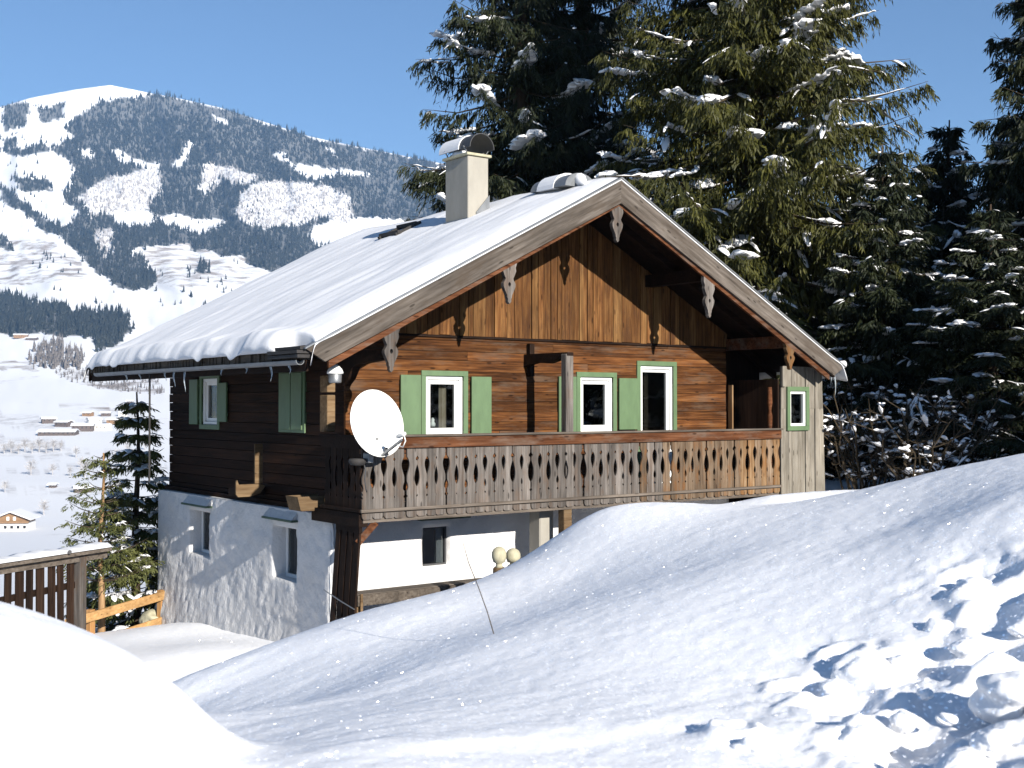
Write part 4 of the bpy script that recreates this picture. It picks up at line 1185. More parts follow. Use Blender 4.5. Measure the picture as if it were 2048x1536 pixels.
# corner console under the left eave: stacked log ends
for z0, z1 in ((3.80, 4.36), (4.40, 4.66)):
    hsub(MB().box(-0.40, -0.26, -.14, .10, z0, z1), 'console', M['tan_x'], bal, bevel=.01)
cons = [(-.02, 4.70), (-.10, 4.55), (-.24, 4.50), (-.40, 4.60), (-.55, 4.78), (-.72, 4.82), (-1.35, 4.86), (-1.40, 5.0), (-.02, 5.05)]
hsub(MB().plate(cons, .14, lambda a, b, c: (-.20 + c, a, b)), 'bracket', M['dark_x'], bal)
# slatted windbreak leaning under the balcony corner
lat = hpart('slat_screen', house)
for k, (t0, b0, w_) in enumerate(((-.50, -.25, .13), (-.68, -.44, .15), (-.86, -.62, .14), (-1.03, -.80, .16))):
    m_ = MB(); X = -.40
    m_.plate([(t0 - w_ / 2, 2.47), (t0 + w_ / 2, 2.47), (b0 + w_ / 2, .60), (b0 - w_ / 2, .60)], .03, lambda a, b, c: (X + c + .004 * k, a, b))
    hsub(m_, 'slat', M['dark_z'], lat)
hsub(MB().bar((-.38, -.42, 2.40), (-.38, -1.12, 2.40), .05, .10), 'top_rail', M['dark_x'], lat)
hsub(MB().tube([(-.43, -.10, 1.42), (-.43, -.60, 1.32), (-.43, -1.02, 1.25)], .008, 6), 'wire', M['metal'], lat)
hsub(MB().bar((-.36, -1.00, 2.20), (-.14, -1.14, 2.50), .09, .10), 'strut', M['rail_x'], lat)

# --- boarded closet at the right end of the balcony
an = hpart('closet', house)
ax = 8.70; k = 0
outer_r = lambda z: 9.90 + (4.7 - z) * .03
edges = [8.70, 9.02, 9.42, 9.70, 9.93]
for a0, a1 in zip(edges[:-1], edges[1:]):
    zt0 = min(deck(a0), deck(a1)) - .22 if a0 > 8.75 else 4.94
    last = a1 > 9.9
    hl = [(8.93, 9.41, 3.80, 4.48)]
    for g in cut(a0 + .011, a1 - .011, 1.9, 4.14, hl) + cut(a0 + .011, a1 - .011, 4.1405, 4.95, hl):
        for p, q, c, d in g:
            dl = min(d, deck(p) - .20); dr = min(d, deck(q) - .20)
            pts_ = [(p, c), (q + (.10 * (1 - (c - 1.9) / 3) if last else 0), c), (q + (.10 * (1 - (dr - 1.9) / 3) if last else 0), dr), (p, dl)]
            yo = random.uniform(-.012, .012)
            hsub(MB().plate(pts_, .03, lambda a, b, cc: (a, BY - .01 + yo + cc, b)), 'board', M['pale_z'], an)
hsub(MB().box(8.66, 8.70, BY + .03, .2, 2.69, 4.7), 'side_boards', M['dark_z'], an)
hsub(MB().box(9.88, 9.93, BY + .03, 1.9, 1.9, 4.62), 'side_boards', M['pale_z'], an)
hsub(MB().plate([(8.51, 1.9), (9.88, 1.9), (9.88, deck(9.88) - .07), (8.51, deck(8.51) - .07)], .05, lambda a, b, c: (a, .35 + c, b)), 'shade_backing', M['dark_z'], an)  # added dark backing that makes the shaded passage read dark
hsub(MB().box(8.71, 9.87, BY + .2, BY + .24, 1.9, 4.6), 'lining', M['inside'], an)
hsub(MB().box(8.70, 8.80, BY - .06, BY - .022, 4.56, 4.95), 'bracket_board', M['pale_z'], an)
m_ = ringb(FR, MB(), 8.85, 9.49, 3.72, 4.56, .085, -BY + .012, -BY + .055); hsub(m_, 'casing', M['green'], an, bevel=.004)
m_ = ringb(FR, MB(), 8.937, 9.403, 3.807, 4.473, .05, -BY - .05, -BY + .02); hsub(m_, 'frame', M['white'], an, bevel=.003)
m_ = MB(); FR(m_, 8.98, 9.36, -BY - .03, -BY - .024, 3.85, 4.43); hsub(m_, 'pane', M['glass'], an)
# turned newel and inner posts in the shade of the passage
hsub(MB().lathe([(.05, 2.69), (.05, 3.2), (.03, 3.26), (.05, 3.4), (.055, 3.55), (.03, 3.65), (.045, 3.85), (.05, 4.0), (.028, 4.1), (.05, 4.25), (.04, 4.55)], (8.54, BY + .12, 0), 12), 'newel', M['rail_x'], an, smooth=True)
hsub(MB().box(8.50, 8.54, -.16, -.06, 2.69, 4.6), 'door_post', M['rust_z'], an)
hsub(MB().box(8.78, 8.84, .26, .345, 2.0, 4.55), 'door_post', M['rail_x'], an)

# ================================================================== THINGS AT THE HOUSE
# satellite dish
dn = Vector((.06, -.965, .25)).normalized()
dish = empty('satellite_dish', (-0.36, -1.30, 3.40))
tag(dish, 'large white satellite dish mounted on the balcony corner', 'satellite dish')
q = dn.to_track_quat('Z', 'Y'); dc = Vector((0.03, -0.20, 0.55)); du = q @ Vector((0, 1, 0)); dr_ = q @ Vector((1, 0, 0))
if du.z < 0: du = -du; dr_ = -dr_
V = []; F = []; nr, ns = 12, 40
for i in range(nr + 1):
    t = i / nr
    for k in range(ns):
        a = 2 * math.pi * k / ns
        V.append(dc + dr_ * (.45 * t * math.cos(a)) + du * (.495 * t * math.sin(a)) - dn * (.085 * (1 - t * t)))
for i in range(nr):
    for k in range(ns): F.append((i * ns + k, i * ns + (k + 1) % ns, (i + 1) * ns + (k + 1) % ns, (i + 1) * ns + k))
n0 = len(V)
V += [v - dn * .012 for v in V]; F += [tuple(reversed([i + n0 for i in f])) for f in F[:nr * ns]]
for k in range(ns): F.append((nr * ns + k, nr * ns + (k + 1) % ns, n0 + nr * ns + (k + 1) % ns, n0 + nr * ns + k))
m_ = MB(); m_.add(V, F); m_.build('reflector', M['dish'], dish, smooth=True, fix=True)
foot = dc - du * .48
lnb = dc - du * .30 + dn * .52
m_ = MB(); m_.bar(foot - dn * .05, lnb - du * .07, .035, .03); arm = m_.build('arm', M['metal'], dish)
m_ = MB(); m_.tube([lnb - dn * .10, lnb - dn * .05, lnb + dn * .04, lnb + dn * .09], [.028, .035, .03, .026], 12); m_.build('receiver', M['dish'], dish, smooth=True)
m_ = MB(); m_.tube([lnb + dn * .06, lnb + dn * .08 - du * .10, lnb + dn * .0 - du * .17, lnb - dn * .10 - du * .13, lnb - dn * .16 - du * .08], .009, 6); m_.build('cable', M['dish'], dish, smooth=True)
m_ = MB(); m_.bar(foot + dr_ * .06 + dn * .03, foot + dr_ * .06 + dn * .03 + du * .11, .05, .02); m_.build('clamp', M['steel_dark'], dish)
m_ = MB(); m_.box(-.06, .03, -.10, .06, -.02, .12); m_.build('mount', M['metal'], dish, bevel=.01)
m_ = MB(); m_.bar(Vector((-.01, -.05, .06)), dc - dn * .07 - du * .2, .05, .05); m_.build('mast_arm', M['metal'], dish)
m_ = MB(); m_.lathe([(.0, -.085), (.10, -.07), (.13, -.02), (.125, .02), (.0, .03)], (-.17, .02, .02), 14); m_.build('rear_cap', M['shingle'], dish, smooth=True)
m_ = MB(); m_.tube([(-.10, -.03, -.02), (-.075, -.05, -.12), (-.09, -.05, -.26), (-.07, -.05, -.40), (-.05, -.04, -.44)], .009, 6); m_.build('cable', M['steel_dark'], dish, smooth=True)
# hanging lantern
lan = empty('hanging_lantern', (-0.85, -1.2, 4.50))
tag(lan, 'small white capped lantern hanging below the left eave', 'lantern')
MB().lathe([(.085, .02), (.09, .04), (.095, .145), (.09, .15)], (0, 0, 0), 14).build('glass_jar', M['metal'], lan, smooth=True)
MB().lathe([(.115, .15), (.118, .17), (.10, .215), (.06, .26), (.03, .28), (.0, .285)], (0, 0, 0), 16).build('cap', M['white'], lan, smooth=True)
MB().tube([(0, 0, .28), (0, .01, .34), (.005, 0, .42)], .008, 6).build('hook', M['metal'], lan)
# planter trough at the foot of the timber wall, and a plank bracket further back
tr = empty('plank_trough', (-0.42, 0.3, 2.62))
tag(tr, 'wooden trough set on the plaster ledge at the balcony corner', 'trough')
MB().plate([(-.30, .19), (.25, .19), (.21, -.03), (-.24, -.03)], .03, lambda a, b, c: (a, -.10 + c, b)).build('front_board', M['tan_x'], tr)
MB().plate([(-.30, .19), (.25, .19), (.21, -.03), (-.24, -.03)], .03, lambda a, b, c: (a, .27 + c, b)).build('back_board', M['tan_x'], tr)
MB().plate([(-.30, .19), (-.27, .19), (-.21, -.03), (-.24, -.03)], .34, lambda a, b, c: (a, -.07 + c, b)).build('side_board', M['tan_x'], tr)
MB().box(-.22, .2, -.07, .27, -.03, -.005).build('base_board', M['tan_x'], tr)
br = empty('wall_trough', (-0.45, 2.75, 2.70))
tag(br, 'narrow wooden trough on an upright plank fixed to the dark side wall', 'trough')
MB().plate([(-.14, .20), (-.12, .24), (-.09, .16), (.30, .16), (.40, .12), (.30, .0), (.12, -.05), (-.10, -.05), (-.14, .0)], .04, lambda a, b, c: (a, -.05 + c, b)).build('trough_end', M['tan_x'], br)
MB().box(.20, .34, -.06, -.02, .17, .84).build('upright', M['tan_x'], br)
MB().box(-.12, .40, -.01, .30, -.04, .10).build('trough_body', M['dark_x'], br)
# bench plank along the foot of the front wall
bn = empty('plank_bench', (0.9, -.62, 1.05))
tag(bn, 'weathered plank bench against the white front wall', 'bench')
MB().box(-1.05, 1.5, -.02, .02, .16, .32).build('seat_board', M['grey_y'], bn)
MB().box(-1.05, 1.5, .022, .34, .29, .33).build('seat', M['grey_x'], bn)
for lx in (-1.0, .55): MB().box(lx - .04, lx + .04, .03, .11, -.5, .285).build('leg', M['tan_x'], bn)
MB().box(-1.02, -.98, -.05, -.022, -.35, .34).build('post', M['tan_x'], bn)
# two egg-shaped garden finials
for k, (fx_, fy_, h) in enumerate(((1.27, -2.25, .92), (1.58, -2.18, .84))):
    f_ = empty('finial', (fx_, fy_, 1.55))
    tag(f_, ('larger' if k == 0 else 'smaller') + ' pale egg-shaped stone finial behind the snowbank by the white wall', 'finial', 'egg-shaped finials')
    MB().lathe([(.09, .0), (.09, .28), (.075, .30)], (0, 0, 0), 18).build('base', M['tan_x'], f_, smooth=False)
    MB().lathe([(.06, .30), (.045, .335), (.05, .36), (.085, .41 * h), (.108, .49 * h), (.105, .56 * h), (.08, .615 * h), (.04, .645 * h), (.0, .655 * h)], (0, 0, 0), 20).build('egg', M['stone'], f_, smooth=True)

# ================================================================== FENCES AND TWIG
# old railing at the left with snow on its cap
ra = at(205, 1092, 19.6); rb = at(-140, 1150, 16.6); rb[2] = ra[2]
rd = Vector(rb - ra); rl = rd.length; rdir = rd.normalized(); rn = Vector((rdir.y, -rdir.x, 0))
if rn.dot(Vector(CAM - ra)) < 0: rn = -rn
rail = empty('plank_railing', ra)
tag(rail, 'old dark brown plank railing with a snow covered cap, left of the house', 'railing')
U = Vector((0, 0, 1))
def rp(t, o=0.0, z=0.0): return rdir * t + rn * o + U * z
MB().bar(rp(-.02, .06, -.10), rp(rl, .06, -.10), .05, .17).build('cap_board', M['grey_x'], rail)
MB().bar(rp(0, .0, -.04), rp(rl, .0, -.04), .40, .05).build('cap', M['grey_x'], rail)
V = []; F = []
for i in range(61):
    t = rl * i / 60 - .02
    hh = .055 + .012 * math.sin(i * .31) + .009 * math.sin(i * 1.1)
    if i == 0: hh *= .4
    for o, z in ((-.22, -.01), (-.20, hh * .7), (-.08, hh), (.08, hh), (.18, hh * .75), (.225, .0)): V.append(rp(t, o, z))
for i in range(60):
    for k in range(5): F.append((i * 6 + k, i * 6 + k + 1, i * 6 + 7 + k, i * 6 + 6 + k))
F.append(tuple(range(6))); F.append(tuple(360 + k for k in range(5, -1, -1)))
m_ = MB(); m_.add(V, F); m_.build('snow', M['roof_snow'], rail, smooth=True)
MB().bar(rp(.52, .0, -1.3), rp(.52, .0, -.08), .19, .14, up=rdir).build('post', M['grey_z'], rail)
t = .72; k = 0
while t < rl - .1:
    w_ = random.uniform(.12, .16)
    MB().bar(rp(t, .02, -1.35), rp(t + random.uniform(-.02, .02), .02, -.19), .025, w_, up=rdir).build('plank', M['dark_z'], rail)
    t += w_ + random.uniform(.05, .095)
MB().bar(rp(.5, -.03, -.55), rp(rl, -.03, -.62), .05, .10).build('cross_rail', M['dark_x'], rail)
MB().tube([rp(.95, .235, .02), rp(.98, .26, .02)], .03, 8).build('bolt', M['steel_dark'], rail)
# new timber fence running from the railing to the house
fa = Vector(at(322, 1245, 23.6)); fb = Vector(at(120, 1262, 21.2))
fence = empty('timber_fence', fa)
tag(fence, 'new pale yellow timber rail fence at the rear corner of the house', 'fence')
fdir = (fb - fa); fdir.z = 0; fdir.normalize(); fnn = Vector((-fdir.y, fdir.x, 0))
if fnn.dot(Vector(CAM) - fa) < 0: fnn = -fnn
def fpz(t, o, z): return fdir * t + fnn * o + U * z
MB().bar(fpz(0, 0, -.3), fpz(0, 0, .64), .12, .12, up=fdir).build('post', M['new_z'], fence, bevel=.008)
MB().bar(fpz(1.9, 0, -.5), fpz(1.9, 0, .55), .12, .12, up=fdir).build('post', M['new_z'], fence, bevel=.008)
MB().bar(fpz(-.28, .085, .56), fpz(2.6, .085, .40), .045, .17).build('rail', M['new_x'], fence, bevel=.006)
MB().bar(fpz(-.30, .085, .07), fpz(2.6, .085, -.10), .045, .16).build('rail', M['new_x'], fence, bevel=.006)
# boulders at the foot of the wall
bz = HZ(-.5, 6.9)
m_ = MB(); me = lump_mesh(9, .7); o = link('boulder', me.copy(), M['stone']); o.data.materials.clear(); o.data.materials.append(M['stone']); o.location = (-.42, 6.95, bz + .1); o.scale = (.22, .25, .3)
tag(o, 'grey boulder wedged between the new fence post and the plaster wall', 'boulder')
# dry stalk standing in the snow
st = hit(990, 1270)
sz = float(H(np.array([st[0]]), np.array([st[1]]))[0]); sq = sd(*st)
tops = [Vector(at(px, py, st[1] + dd)) for px, py, dd in ((990, 1276, 0), (975, 1225, .02), (957, 1175, .05), (937, 1125, .12), (926, 1085, .2))]
m_ = MB(); m_.tube(tops, [.0045, .004, .0035, .003, .0015], 6); stalk = m_.build('dry_stalk', M['twig'])
tag(stalk, 'thin leaning dry grass stalk poking out of the snowbank', 'stalk')

# ================================================================== TREES
def spruce_meshes(seed, Ht, Rb, bare=0.08, nbr=230, nsub=5200, per=8, droop=0.35, leafl=(.16, .40), leafw=(.03, .06), snow_p=0.45, snow_r=0.11, taper=0.85, up=0.0, shape=None, dabs=500, core=0):
    g = np.random.default_rng(seed)
    # branches
    nw = max(6, nbr // 6)                                           # boughs come in whorls, with darker gaps between
    u = np.sort(np.clip(g.integers(0, nw, nbr) / nw + g.normal(0, .10, nbr) / nw, 0, 1))
    zb = Ht * (bare + (1 - bare) * u)
    L = Rb * (1 - u) ** taper * g.uniform(.55, 1.03, nbr) + 0.12
    if shape is not None: L = L * shape(u)
    L = np.maximum(L, .15)
    az = (np.arange(nbr) * 2.39996 + g.uniform(-.5, .5, nbr))
    k1 = droop * g.uniform(.5, 1.5, nbr) * (1 - 0.7 * u) - up
    k2 = g.uniform(.15, .45, nbr) * (1 - .3 * u)
    dirv = np.stack([np.cos(az), np.sin(az), np.zeros(nbr)], -1); per_ = np.stack([-np.sin(az), np.cos(az), np.zeros(nbr)], -1)
    bend = g.normal(0, .12, nbr)
    def P(i, t):
        t = np.asarray(t)
        r_ = L[i] * t
        p = dirv[i] * r_[..., None] + per_[i] * (bend[i] * L[i] * t * t)[..., None]
        p[..., 2] += zb[i] + L[i] * (-k1[i] * t + k2[i] * t ** 2.6)
        return p
    # side twigs carrying needles
    w = L / L.sum(); bi = g.choice(nbr, nsub, p=w)
    t = g.uniform(.06, 1.0, nsub) ** .75
    o = P(bi, t)
    sgn = g.choice([-1, 1], nsub)
    sl = (np.minimum(.34 * L[bi] * (1.05 - t) ** .6 + .22, 1.1)) * g.uniform(.5, 1.15, nsub)
    hd = dirv[bi] * g.uniform(.3, .9, nsub)[:, None] + per_[bi] * (sgn * g.uniform(.4, 1.1, nsub))[:, None]
    hd[:, 2] = -g.uniform(.10, .85, nsub) * (1 - up * 1.6) + up * .5
    hd /= np.linalg.norm(hd, axis=1)[:, None]
    N = nsub * per
    si = np.repeat(np.arange(nsub), per); q = np.tile((np.arange(per) + .5) / per, nsub) + g.uniform(-.05, .05, N)
    pos = o[si] + hd[si] * (sl[si] * q)[:, None]; pos[:, 2] -= (0.28 * (1 - up * 2)) * sl[si] * q ** 2
    ld = hd[si] * g.uniform(.2, .8, N)[:, None] + g.normal(0, .33, (N, 3)); ld[:, 2] -= g.uniform(.3, 1.5, N) * (1 - up * 1.7); ld /= np.linalg.norm(ld, axis=1)[:, None]
    ll = g.uniform(*leafl, N) * (1.1 - .4 * q); lw = g.uniform(*leafw, N)
    sd_ = np.cross(ld, g.normal(0, 1, (N, 3))); sd_ /= np.linalg.norm(sd_, axis=1)[:, None] + 1e-9
    mid = pos + ld * (ll * .42)[:, None]
    V = np.stack([pos, mid + sd_ * (lw / 2)[:, None], pos + ld * ll[:, None], mid - sd_ * (lw / 2)[:, None]], 1).reshape(-1, 3)
    F = np.arange(N * 4).reshape(N, 4)
    if core:                                                          # short thick growth along the inner boughs
        ci = g.choice(nbr, core, p=w); ct = g.uniform(.04, .8, core); cp = P(ci, ct) + per_[ci] * (g.normal(0, .14, core) * L[ci] * (1 - ct * .7))[:, None]
        cp[:, 2] -= g.uniform(0, .35, core)
        cd = g.normal(0, .5, (core, 3)) + dirv[ci] * .3; cd[:, 2] -= g.uniform(.4, 1.6, core); cd /= np.linalg.norm(cd, axis=1)[:, None]
        cs = np.cross(cd, g.normal(0, 1, (core, 3))); cs /= np.linalg.norm(cs, axis=1)[:, None] + 1e-9
        cl = g.uniform(.25, .55, core)[:, None]; cw = g.uniform(.05, .11, core)[:, None]
        CV = np.stack([cp, cp + cd * cl * .45 + cs * cw / 2, cp + cd * cl, cp + cd * cl * .45 - cs * cw / 2], 1).reshape(-1, 3)
        F = np.concatenate([F, np.arange(core * 4).reshape(core, 4) + len(V)]); V = np.concatenate([V, CV])
    crown = fast_mesh('crown', V, F)
    # limbs + trunk
    tm = MB(); n_ = 9
    tr_ = max(.06, Ht * .011)
    tm.tube([(math.sin(k * .9 + seed) * .04 * k / n_, math.cos(k * 1.3 + seed) * .04 * k / n_, -0.6 + (Ht + .5) * k / n_) for k in range(n_ + 1)], [tr_ * (1.25 - 1.2 * k / n_) + .012 for k in range(n_ + 1)], 9)
    trunk = tm.mesh('trunk', True)
    lm = MB()
    for i in range(nbr):
        ts = np.array([0, .3, .65, 1.0]); pp = P(np.full(4, i), ts)
        lm.tube([tuple(x) for x in pp], [.012 + .012 * L[i], .010 + .009 * L[i], .008 + .004 * L[i], .004], 4, cap=False)
    limbs = lm.mesh('limbs', True)
    # snow lying along the boughs
    SV = []; SF = []; b0 = 0
    def blob(path, rad, flat):
        nonlocal b0
        n = len(path); k = 8
        d = np.gradient(path, axis=0); d /= np.linalg.norm(d, axis=1)[:, None] + 1e-9
        s_ = np.cross(d, [0, 0, 1.0]); s_ /= np.linalg.norm(s_, axis=1)[:, None] + 1e-9
        a = np.arange(k) * 2 * math.pi / k
        ring = path[:, None] + s_[:, None] * (np.cos(a)[None, :, None] * rad[:, None, None] * flat) + np.array([0, 0, 1.0])[None, None] * (np.where(np.sin(a) > 0, .55, .30)[None, :, None] * np.sin(a)[None, :, None] * rad[:, None, None] + rad[:, None, None] * .2)
        ring = ring + g.normal(0, 1, ring.shape) * rad[:, None, None] * .08
        SV.append(ring.reshape(-1, 3)); ii = np.arange(n * k).reshape(n, k)
        f = np.stack([ii[:-1], np.roll(ii[:-1], -1, 1), np.roll(ii[1:], -1, 1), ii[1:]], -1).reshape(-1, 4)
        SF.append(f + b0); b0 += n * k
    for i in range(nbr):
        if g.random() > snow_p or L[i] < .5: continue
        a0 = g.uniform(.35, .6); m = 9                              # a thin line along the bough
        pp = P(np.full(m, i), np.linspace(a0, min(.93, a0 + g.uniform(.2, .45)), m)); rr = snow_r * .3 * g.uniform(.2, 1.4, m); rr[0] = rr[-1] = .005; pp[:, 2] += rr * .4 + .012 + .010 * L[i]
        blob(pp, rr, 1.1)
        for _ in range(g.integers(1, 4)):                           # cushions on the flat sprays
            a0 = g.uniform(.35, .88); ln = g.uniform(.15, .48) * min(1, 2.8 / L[i]); m = 14
            pp = P(np.full(m, i), np.minimum(np.linspace(a0, a0 + ln, m), .97)); off = g.normal(0, .10) * L[i] * (1.1 - a0)
            pp = pp + per_[i] * off; pp[:, 2] -= abs(off) * .3
            prof = np.sin(np.linspace(.15, math.pi - .15, m)) ** .5
            rr = snow_r * g.uniform(.3, 1.25) * prof * g.uniform(.65, 1.3, m) * min(1.0, .5 + L[i] * .25)
            pp += g.normal(0, .025, pp.shape); pp[:, 2] += rr * .2 + .02
            blob(pp, rr, g.uniform(1.1, 2.0))
    flat_ = np.nonzero(hd[:, 2] > -.45)[0]
    for j in g.choice(flat_, min(dabs, len(flat_)), replace=False):  # small loads on side twigs
        m = 4; tt = np.linspace(.1, .8, m); pp = o[j] + hd[j] * (sl[j] * tt)[:, None]; pp[:, 2] -= .28 * sl[j] * tt ** 2 - .03
        blob(pp, snow_r * g.uniform(.2, .6) * np.array([.4, 1, .9, .3]), 1.4)
    snow_me = fast_mesh('snow', np.concatenate(SV), np.concatenate(SF), True) if SV else None
    return dict(crown=crown, trunk=trunk, limbs=limbs, snow=snow_me)
def plant(ms, loc, label, needles='needle', bark='bark', rz=0.0, scale=(1, 1, 1), group=None, name='spruce_tree', cat='tree'):
    t = empty(name, loc, rz); t.scale = scale
    tag(t, label, cat, group)
    for nm in ('trunk', 'limbs', 'crown', 'snow'):
        me = ms[nm]
        if me is None: continue
        if not me.materials: me.materials.append(M[{'trunk': bark, 'limbs': 'twig', 'crown': needles, 'snow': 'tree_snow'}[nm]])
        o = link(nm, me, None, t)
        if nm != 'trunk': o['kind'] = 'stuff'
    return t
def gxy(x, D):
    p = at(x, HORIZON, D); return (p[0], p[1])
def root(x, D):
    q = gxy(x, D); return (q[0], q[1], HZ(*q) - .1)

# the great sunlit spruce behind the right of the roof
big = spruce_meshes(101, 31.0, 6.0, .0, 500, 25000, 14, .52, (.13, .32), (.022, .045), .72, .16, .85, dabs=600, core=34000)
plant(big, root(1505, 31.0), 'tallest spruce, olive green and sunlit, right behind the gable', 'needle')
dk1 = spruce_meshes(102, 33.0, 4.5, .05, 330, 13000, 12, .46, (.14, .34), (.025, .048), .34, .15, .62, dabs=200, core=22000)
plant(dk1, root(1045, 37.0), 'dark tall spruce rising just right of the chimney', 'needle_shaded')
plant(dk1, root(1165, 39.5), 'dark tall spruce between the chimney spruce and the sunlit one', 'needle_shaded', rz=2.6, scale=(.95, .95, 1.05))
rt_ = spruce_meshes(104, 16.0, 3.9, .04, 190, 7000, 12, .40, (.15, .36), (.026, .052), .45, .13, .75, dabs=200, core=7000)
plant(rt_, root(2135, 30.0), 'dark spruce cut off by the right edge of the picture', 'needle_shaded')
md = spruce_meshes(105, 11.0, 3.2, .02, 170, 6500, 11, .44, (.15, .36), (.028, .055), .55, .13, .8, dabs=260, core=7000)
plant(md, root(1900, 33.5), 'snow laden spruce with its tip right of the great spruce', 'needle_shaded', scale=(1.1, 1.1, .86))
plant(md, root(2030, 37.5), 'snow laden spruce behind the right edge tree', 'needle_shaded', rz=2.1, scale=(1, 1, .98))
plant(md, root(1770, 28.5), 'low snowy spruce beside the right eave of the house', 'needle_shaded', rz=4.0, scale=(.9, .9, .72))
plant(md, root(1985, 26.0), 'low broad snowy spruce above the right snowbank', 'needle_shaded', rz=5.1, scale=(1.0, 1.0, .55))
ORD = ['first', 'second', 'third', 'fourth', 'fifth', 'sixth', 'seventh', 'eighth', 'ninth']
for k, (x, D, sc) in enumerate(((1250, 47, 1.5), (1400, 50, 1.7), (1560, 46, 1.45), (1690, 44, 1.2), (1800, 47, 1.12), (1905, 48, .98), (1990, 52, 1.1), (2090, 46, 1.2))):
    plant(md, root(x, D), ORD[k] + ' from the left in the shaded row of spruces behind the great spruce', 'needle_shaded', rz=k * 1.3, scale=(sc, sc, sc), group='spruces in the shaded row behind')
# the wood goes on to the right of the view and shades its own edge
for k, (s_, d_, sc, lb) in enumerate(((13.8, 16.2, .9, 'nearest spruce of the wood edge beyond the right snowbank'), (17.5, 19.0, 1.15, 'middle spruce of the wood edge beyond the right snowbank'), (17.0, 24.5, 1.2, 'farthest spruce of the wood edge beyond the right snowbank'), (21.5, 21.0, 1.3, 'outermost spruce of the wood edge beyond the right snowbank'))):
    q = sd(s_, d_); plant(md, (q[0], q[1], HZ(q[0], q[1]) - .1), lb, 'needle_shaded', rz=k * 2.2, scale=(sc, sc, sc), group='spruces of the wood edge at the right')
sm = spruce_meshes(106, 9.0, 2.2, .05, 90, 1900, 11, .40, (.15, .34), (.025, .05), .5, .12, .8, dabs=250)
plant(sm, root(868, 41.0), 'small dark spruce whose tip shows left of the chimney', 'needle_shaded', scale=(1, 1, 1.18))
# young spruces at the left
yg = spruce_meshes(107, 4.9, .98, .30, 60, 620, 9, .05, (.07, .15), (.018, .034), .2, .04, .75, up=.22, dabs=30)
r0 = root(205, 23.4); zt = at(205, 898, 23.4)[2]
plant(yg, r0, 'thin young spruce with a bare sunlit stem behind the railing', 'needle_young_lit', 'bark_sun', scale=(1, 1, (zt - r0[2]) / 4.9))
y2 = spruce_meshes(108, 8.0, 1.25, .03, 100, 2500, 10, .30, (.12, .28), (.025, .05), .7, .10, .8, dabs=400)
r0 = root(274, 24.8); zt = at(274, 778, 24.8)[2]
plant(y2, r0, 'bushy snow dusted spruce half hidden by the rear corner of the house', 'needle_young_lit', scale=(1, 1, (zt - r0[2]) / 8.0))
r0 = root(175, 33.5); zt = at(175, 1075, 33.5)[2]
plant(y2, r0, 'low snowy spruce top behind the timber fence', 'needle_young_lit', rz=2.0, scale=(.75, .75, max(.2, (zt - r0[2]) / 8.0)))

# leafless shrubs loaded with snow
def shrub_meshes(seed, Ht, W, n_stem=16, blobs=150, br=.09):
    g = np.random.default_rng(seed); m_ = MB(); nodes = []; segs = []
    for i in range(n_stem):
        a = g.uniform(0, 6.28); lean = g.uniform(.1, .9); h = Ht * g.uniform(.6, 1.05)
        base = np.array([math.cos(a), math.sin(a), 0]) * g.uniform(0, .25 * W)
        pts_ = []
        for k in range(6):
            t = k / 5; pts_.append(base + np.array([math.cos(a) * W * lean * t ** 1.4, math.sin(a) * W * lean * t ** 1.4, h * t * (1 - .25 * lean * t)]) + g.normal(0, .03, 3) * k)
        m_.tube([tuple(p) for p in pts_], [.022 * (1 - .8 * k / 5) + .003 for k in range(6)], 5, cap=False)
        nodes += pts_[2:]
        segs += [(pts_[q], pts_[q + 1]) for q in range(2, 5)]
        for _ in range(9):
            k = g.integers(1, 5); p0 = pts_[k]; d = g.normal(0, 1, 3); d[2] = abs(d[2]) * .6 + .1; d /= np.linalg.norm(d); l_ = g.uniform(.25, .7) * Ht * .35
            q = [p0, p0 + d * l_ * .5 + g.normal(0, .03, 3), p0 + d * l_]
            m_.tube([tuple(p) for p in q], [.008, .006, .003], 4, cap=False); nodes += [q[1], q[2]]; segs.append((q[0], q[2]))
            for _ in range(4):
                d2 = g.normal(0, 1, 3); d2 /= np.linalg.norm(d2); d2[2] = abs(d2[2]) * .5
                m_.tube([tuple(q[1]), tuple(q[1] + d2 * l_ * .45)], [.004, .002], 3, cap=False); segs.append((q[1], q[1] + d2 * l_ * .45))
    V = []; F = []; b0 = 0; k = 6; an_ = np.arange(k) * 2 * math.pi / k
    for j in g.choice(len(segs), min(blobs, len(segs)), replace=False):       # thin caps that follow the twigs
        p0, p1 = segs[j]; m = 6; tt = np.linspace(g.uniform(0, .3), g.uniform(.6, 1), m)
        pp = p0 + (p1 - p0) * tt[:, None]; rr = br * g.uniform(.35, 1.2) * np.array([.25, .8, 1, .9, .7, .2]) * g.uniform(.7, 1.3, m)
        d = p1 - p0; s_ = np.cross(d, [0.01, 0, 1.0]); s_ /= np.linalg.norm(s_) + 1e-9
        ring = pp[:, None] + s_ * (np.cos(an_)[None, :, None] * rr[:, None, None]) + np.array([0, 0, 1.0]) * ((np.sin(an_)[None, :, None] * .6 + .4) * rr[:, None, None])
        ring = ring + g.normal(0, .14, ring.shape) * rr[:, None, None]
        V.append(ring.reshape(-1, 3)); ii = np.arange(m * k).reshape(m, k)
        F.append(np.stack([ii[:-1], np.roll(ii[:-1], -1, 1), np.roll(ii[1:], -1, 1), ii[1:]], -1).reshape(-1, 4) + b0); b0 += m * k
    return dict(branches=m_.mesh('branches'), snow=fast_mesh('snow', np.concatenate(V), np.concatenate(F), True))
sh = [shrub_meshes(5, 2.9, 1.7, 24, 190, .05), shrub_meshes(6, 2.2, 1.6, 22, 160, .05)]
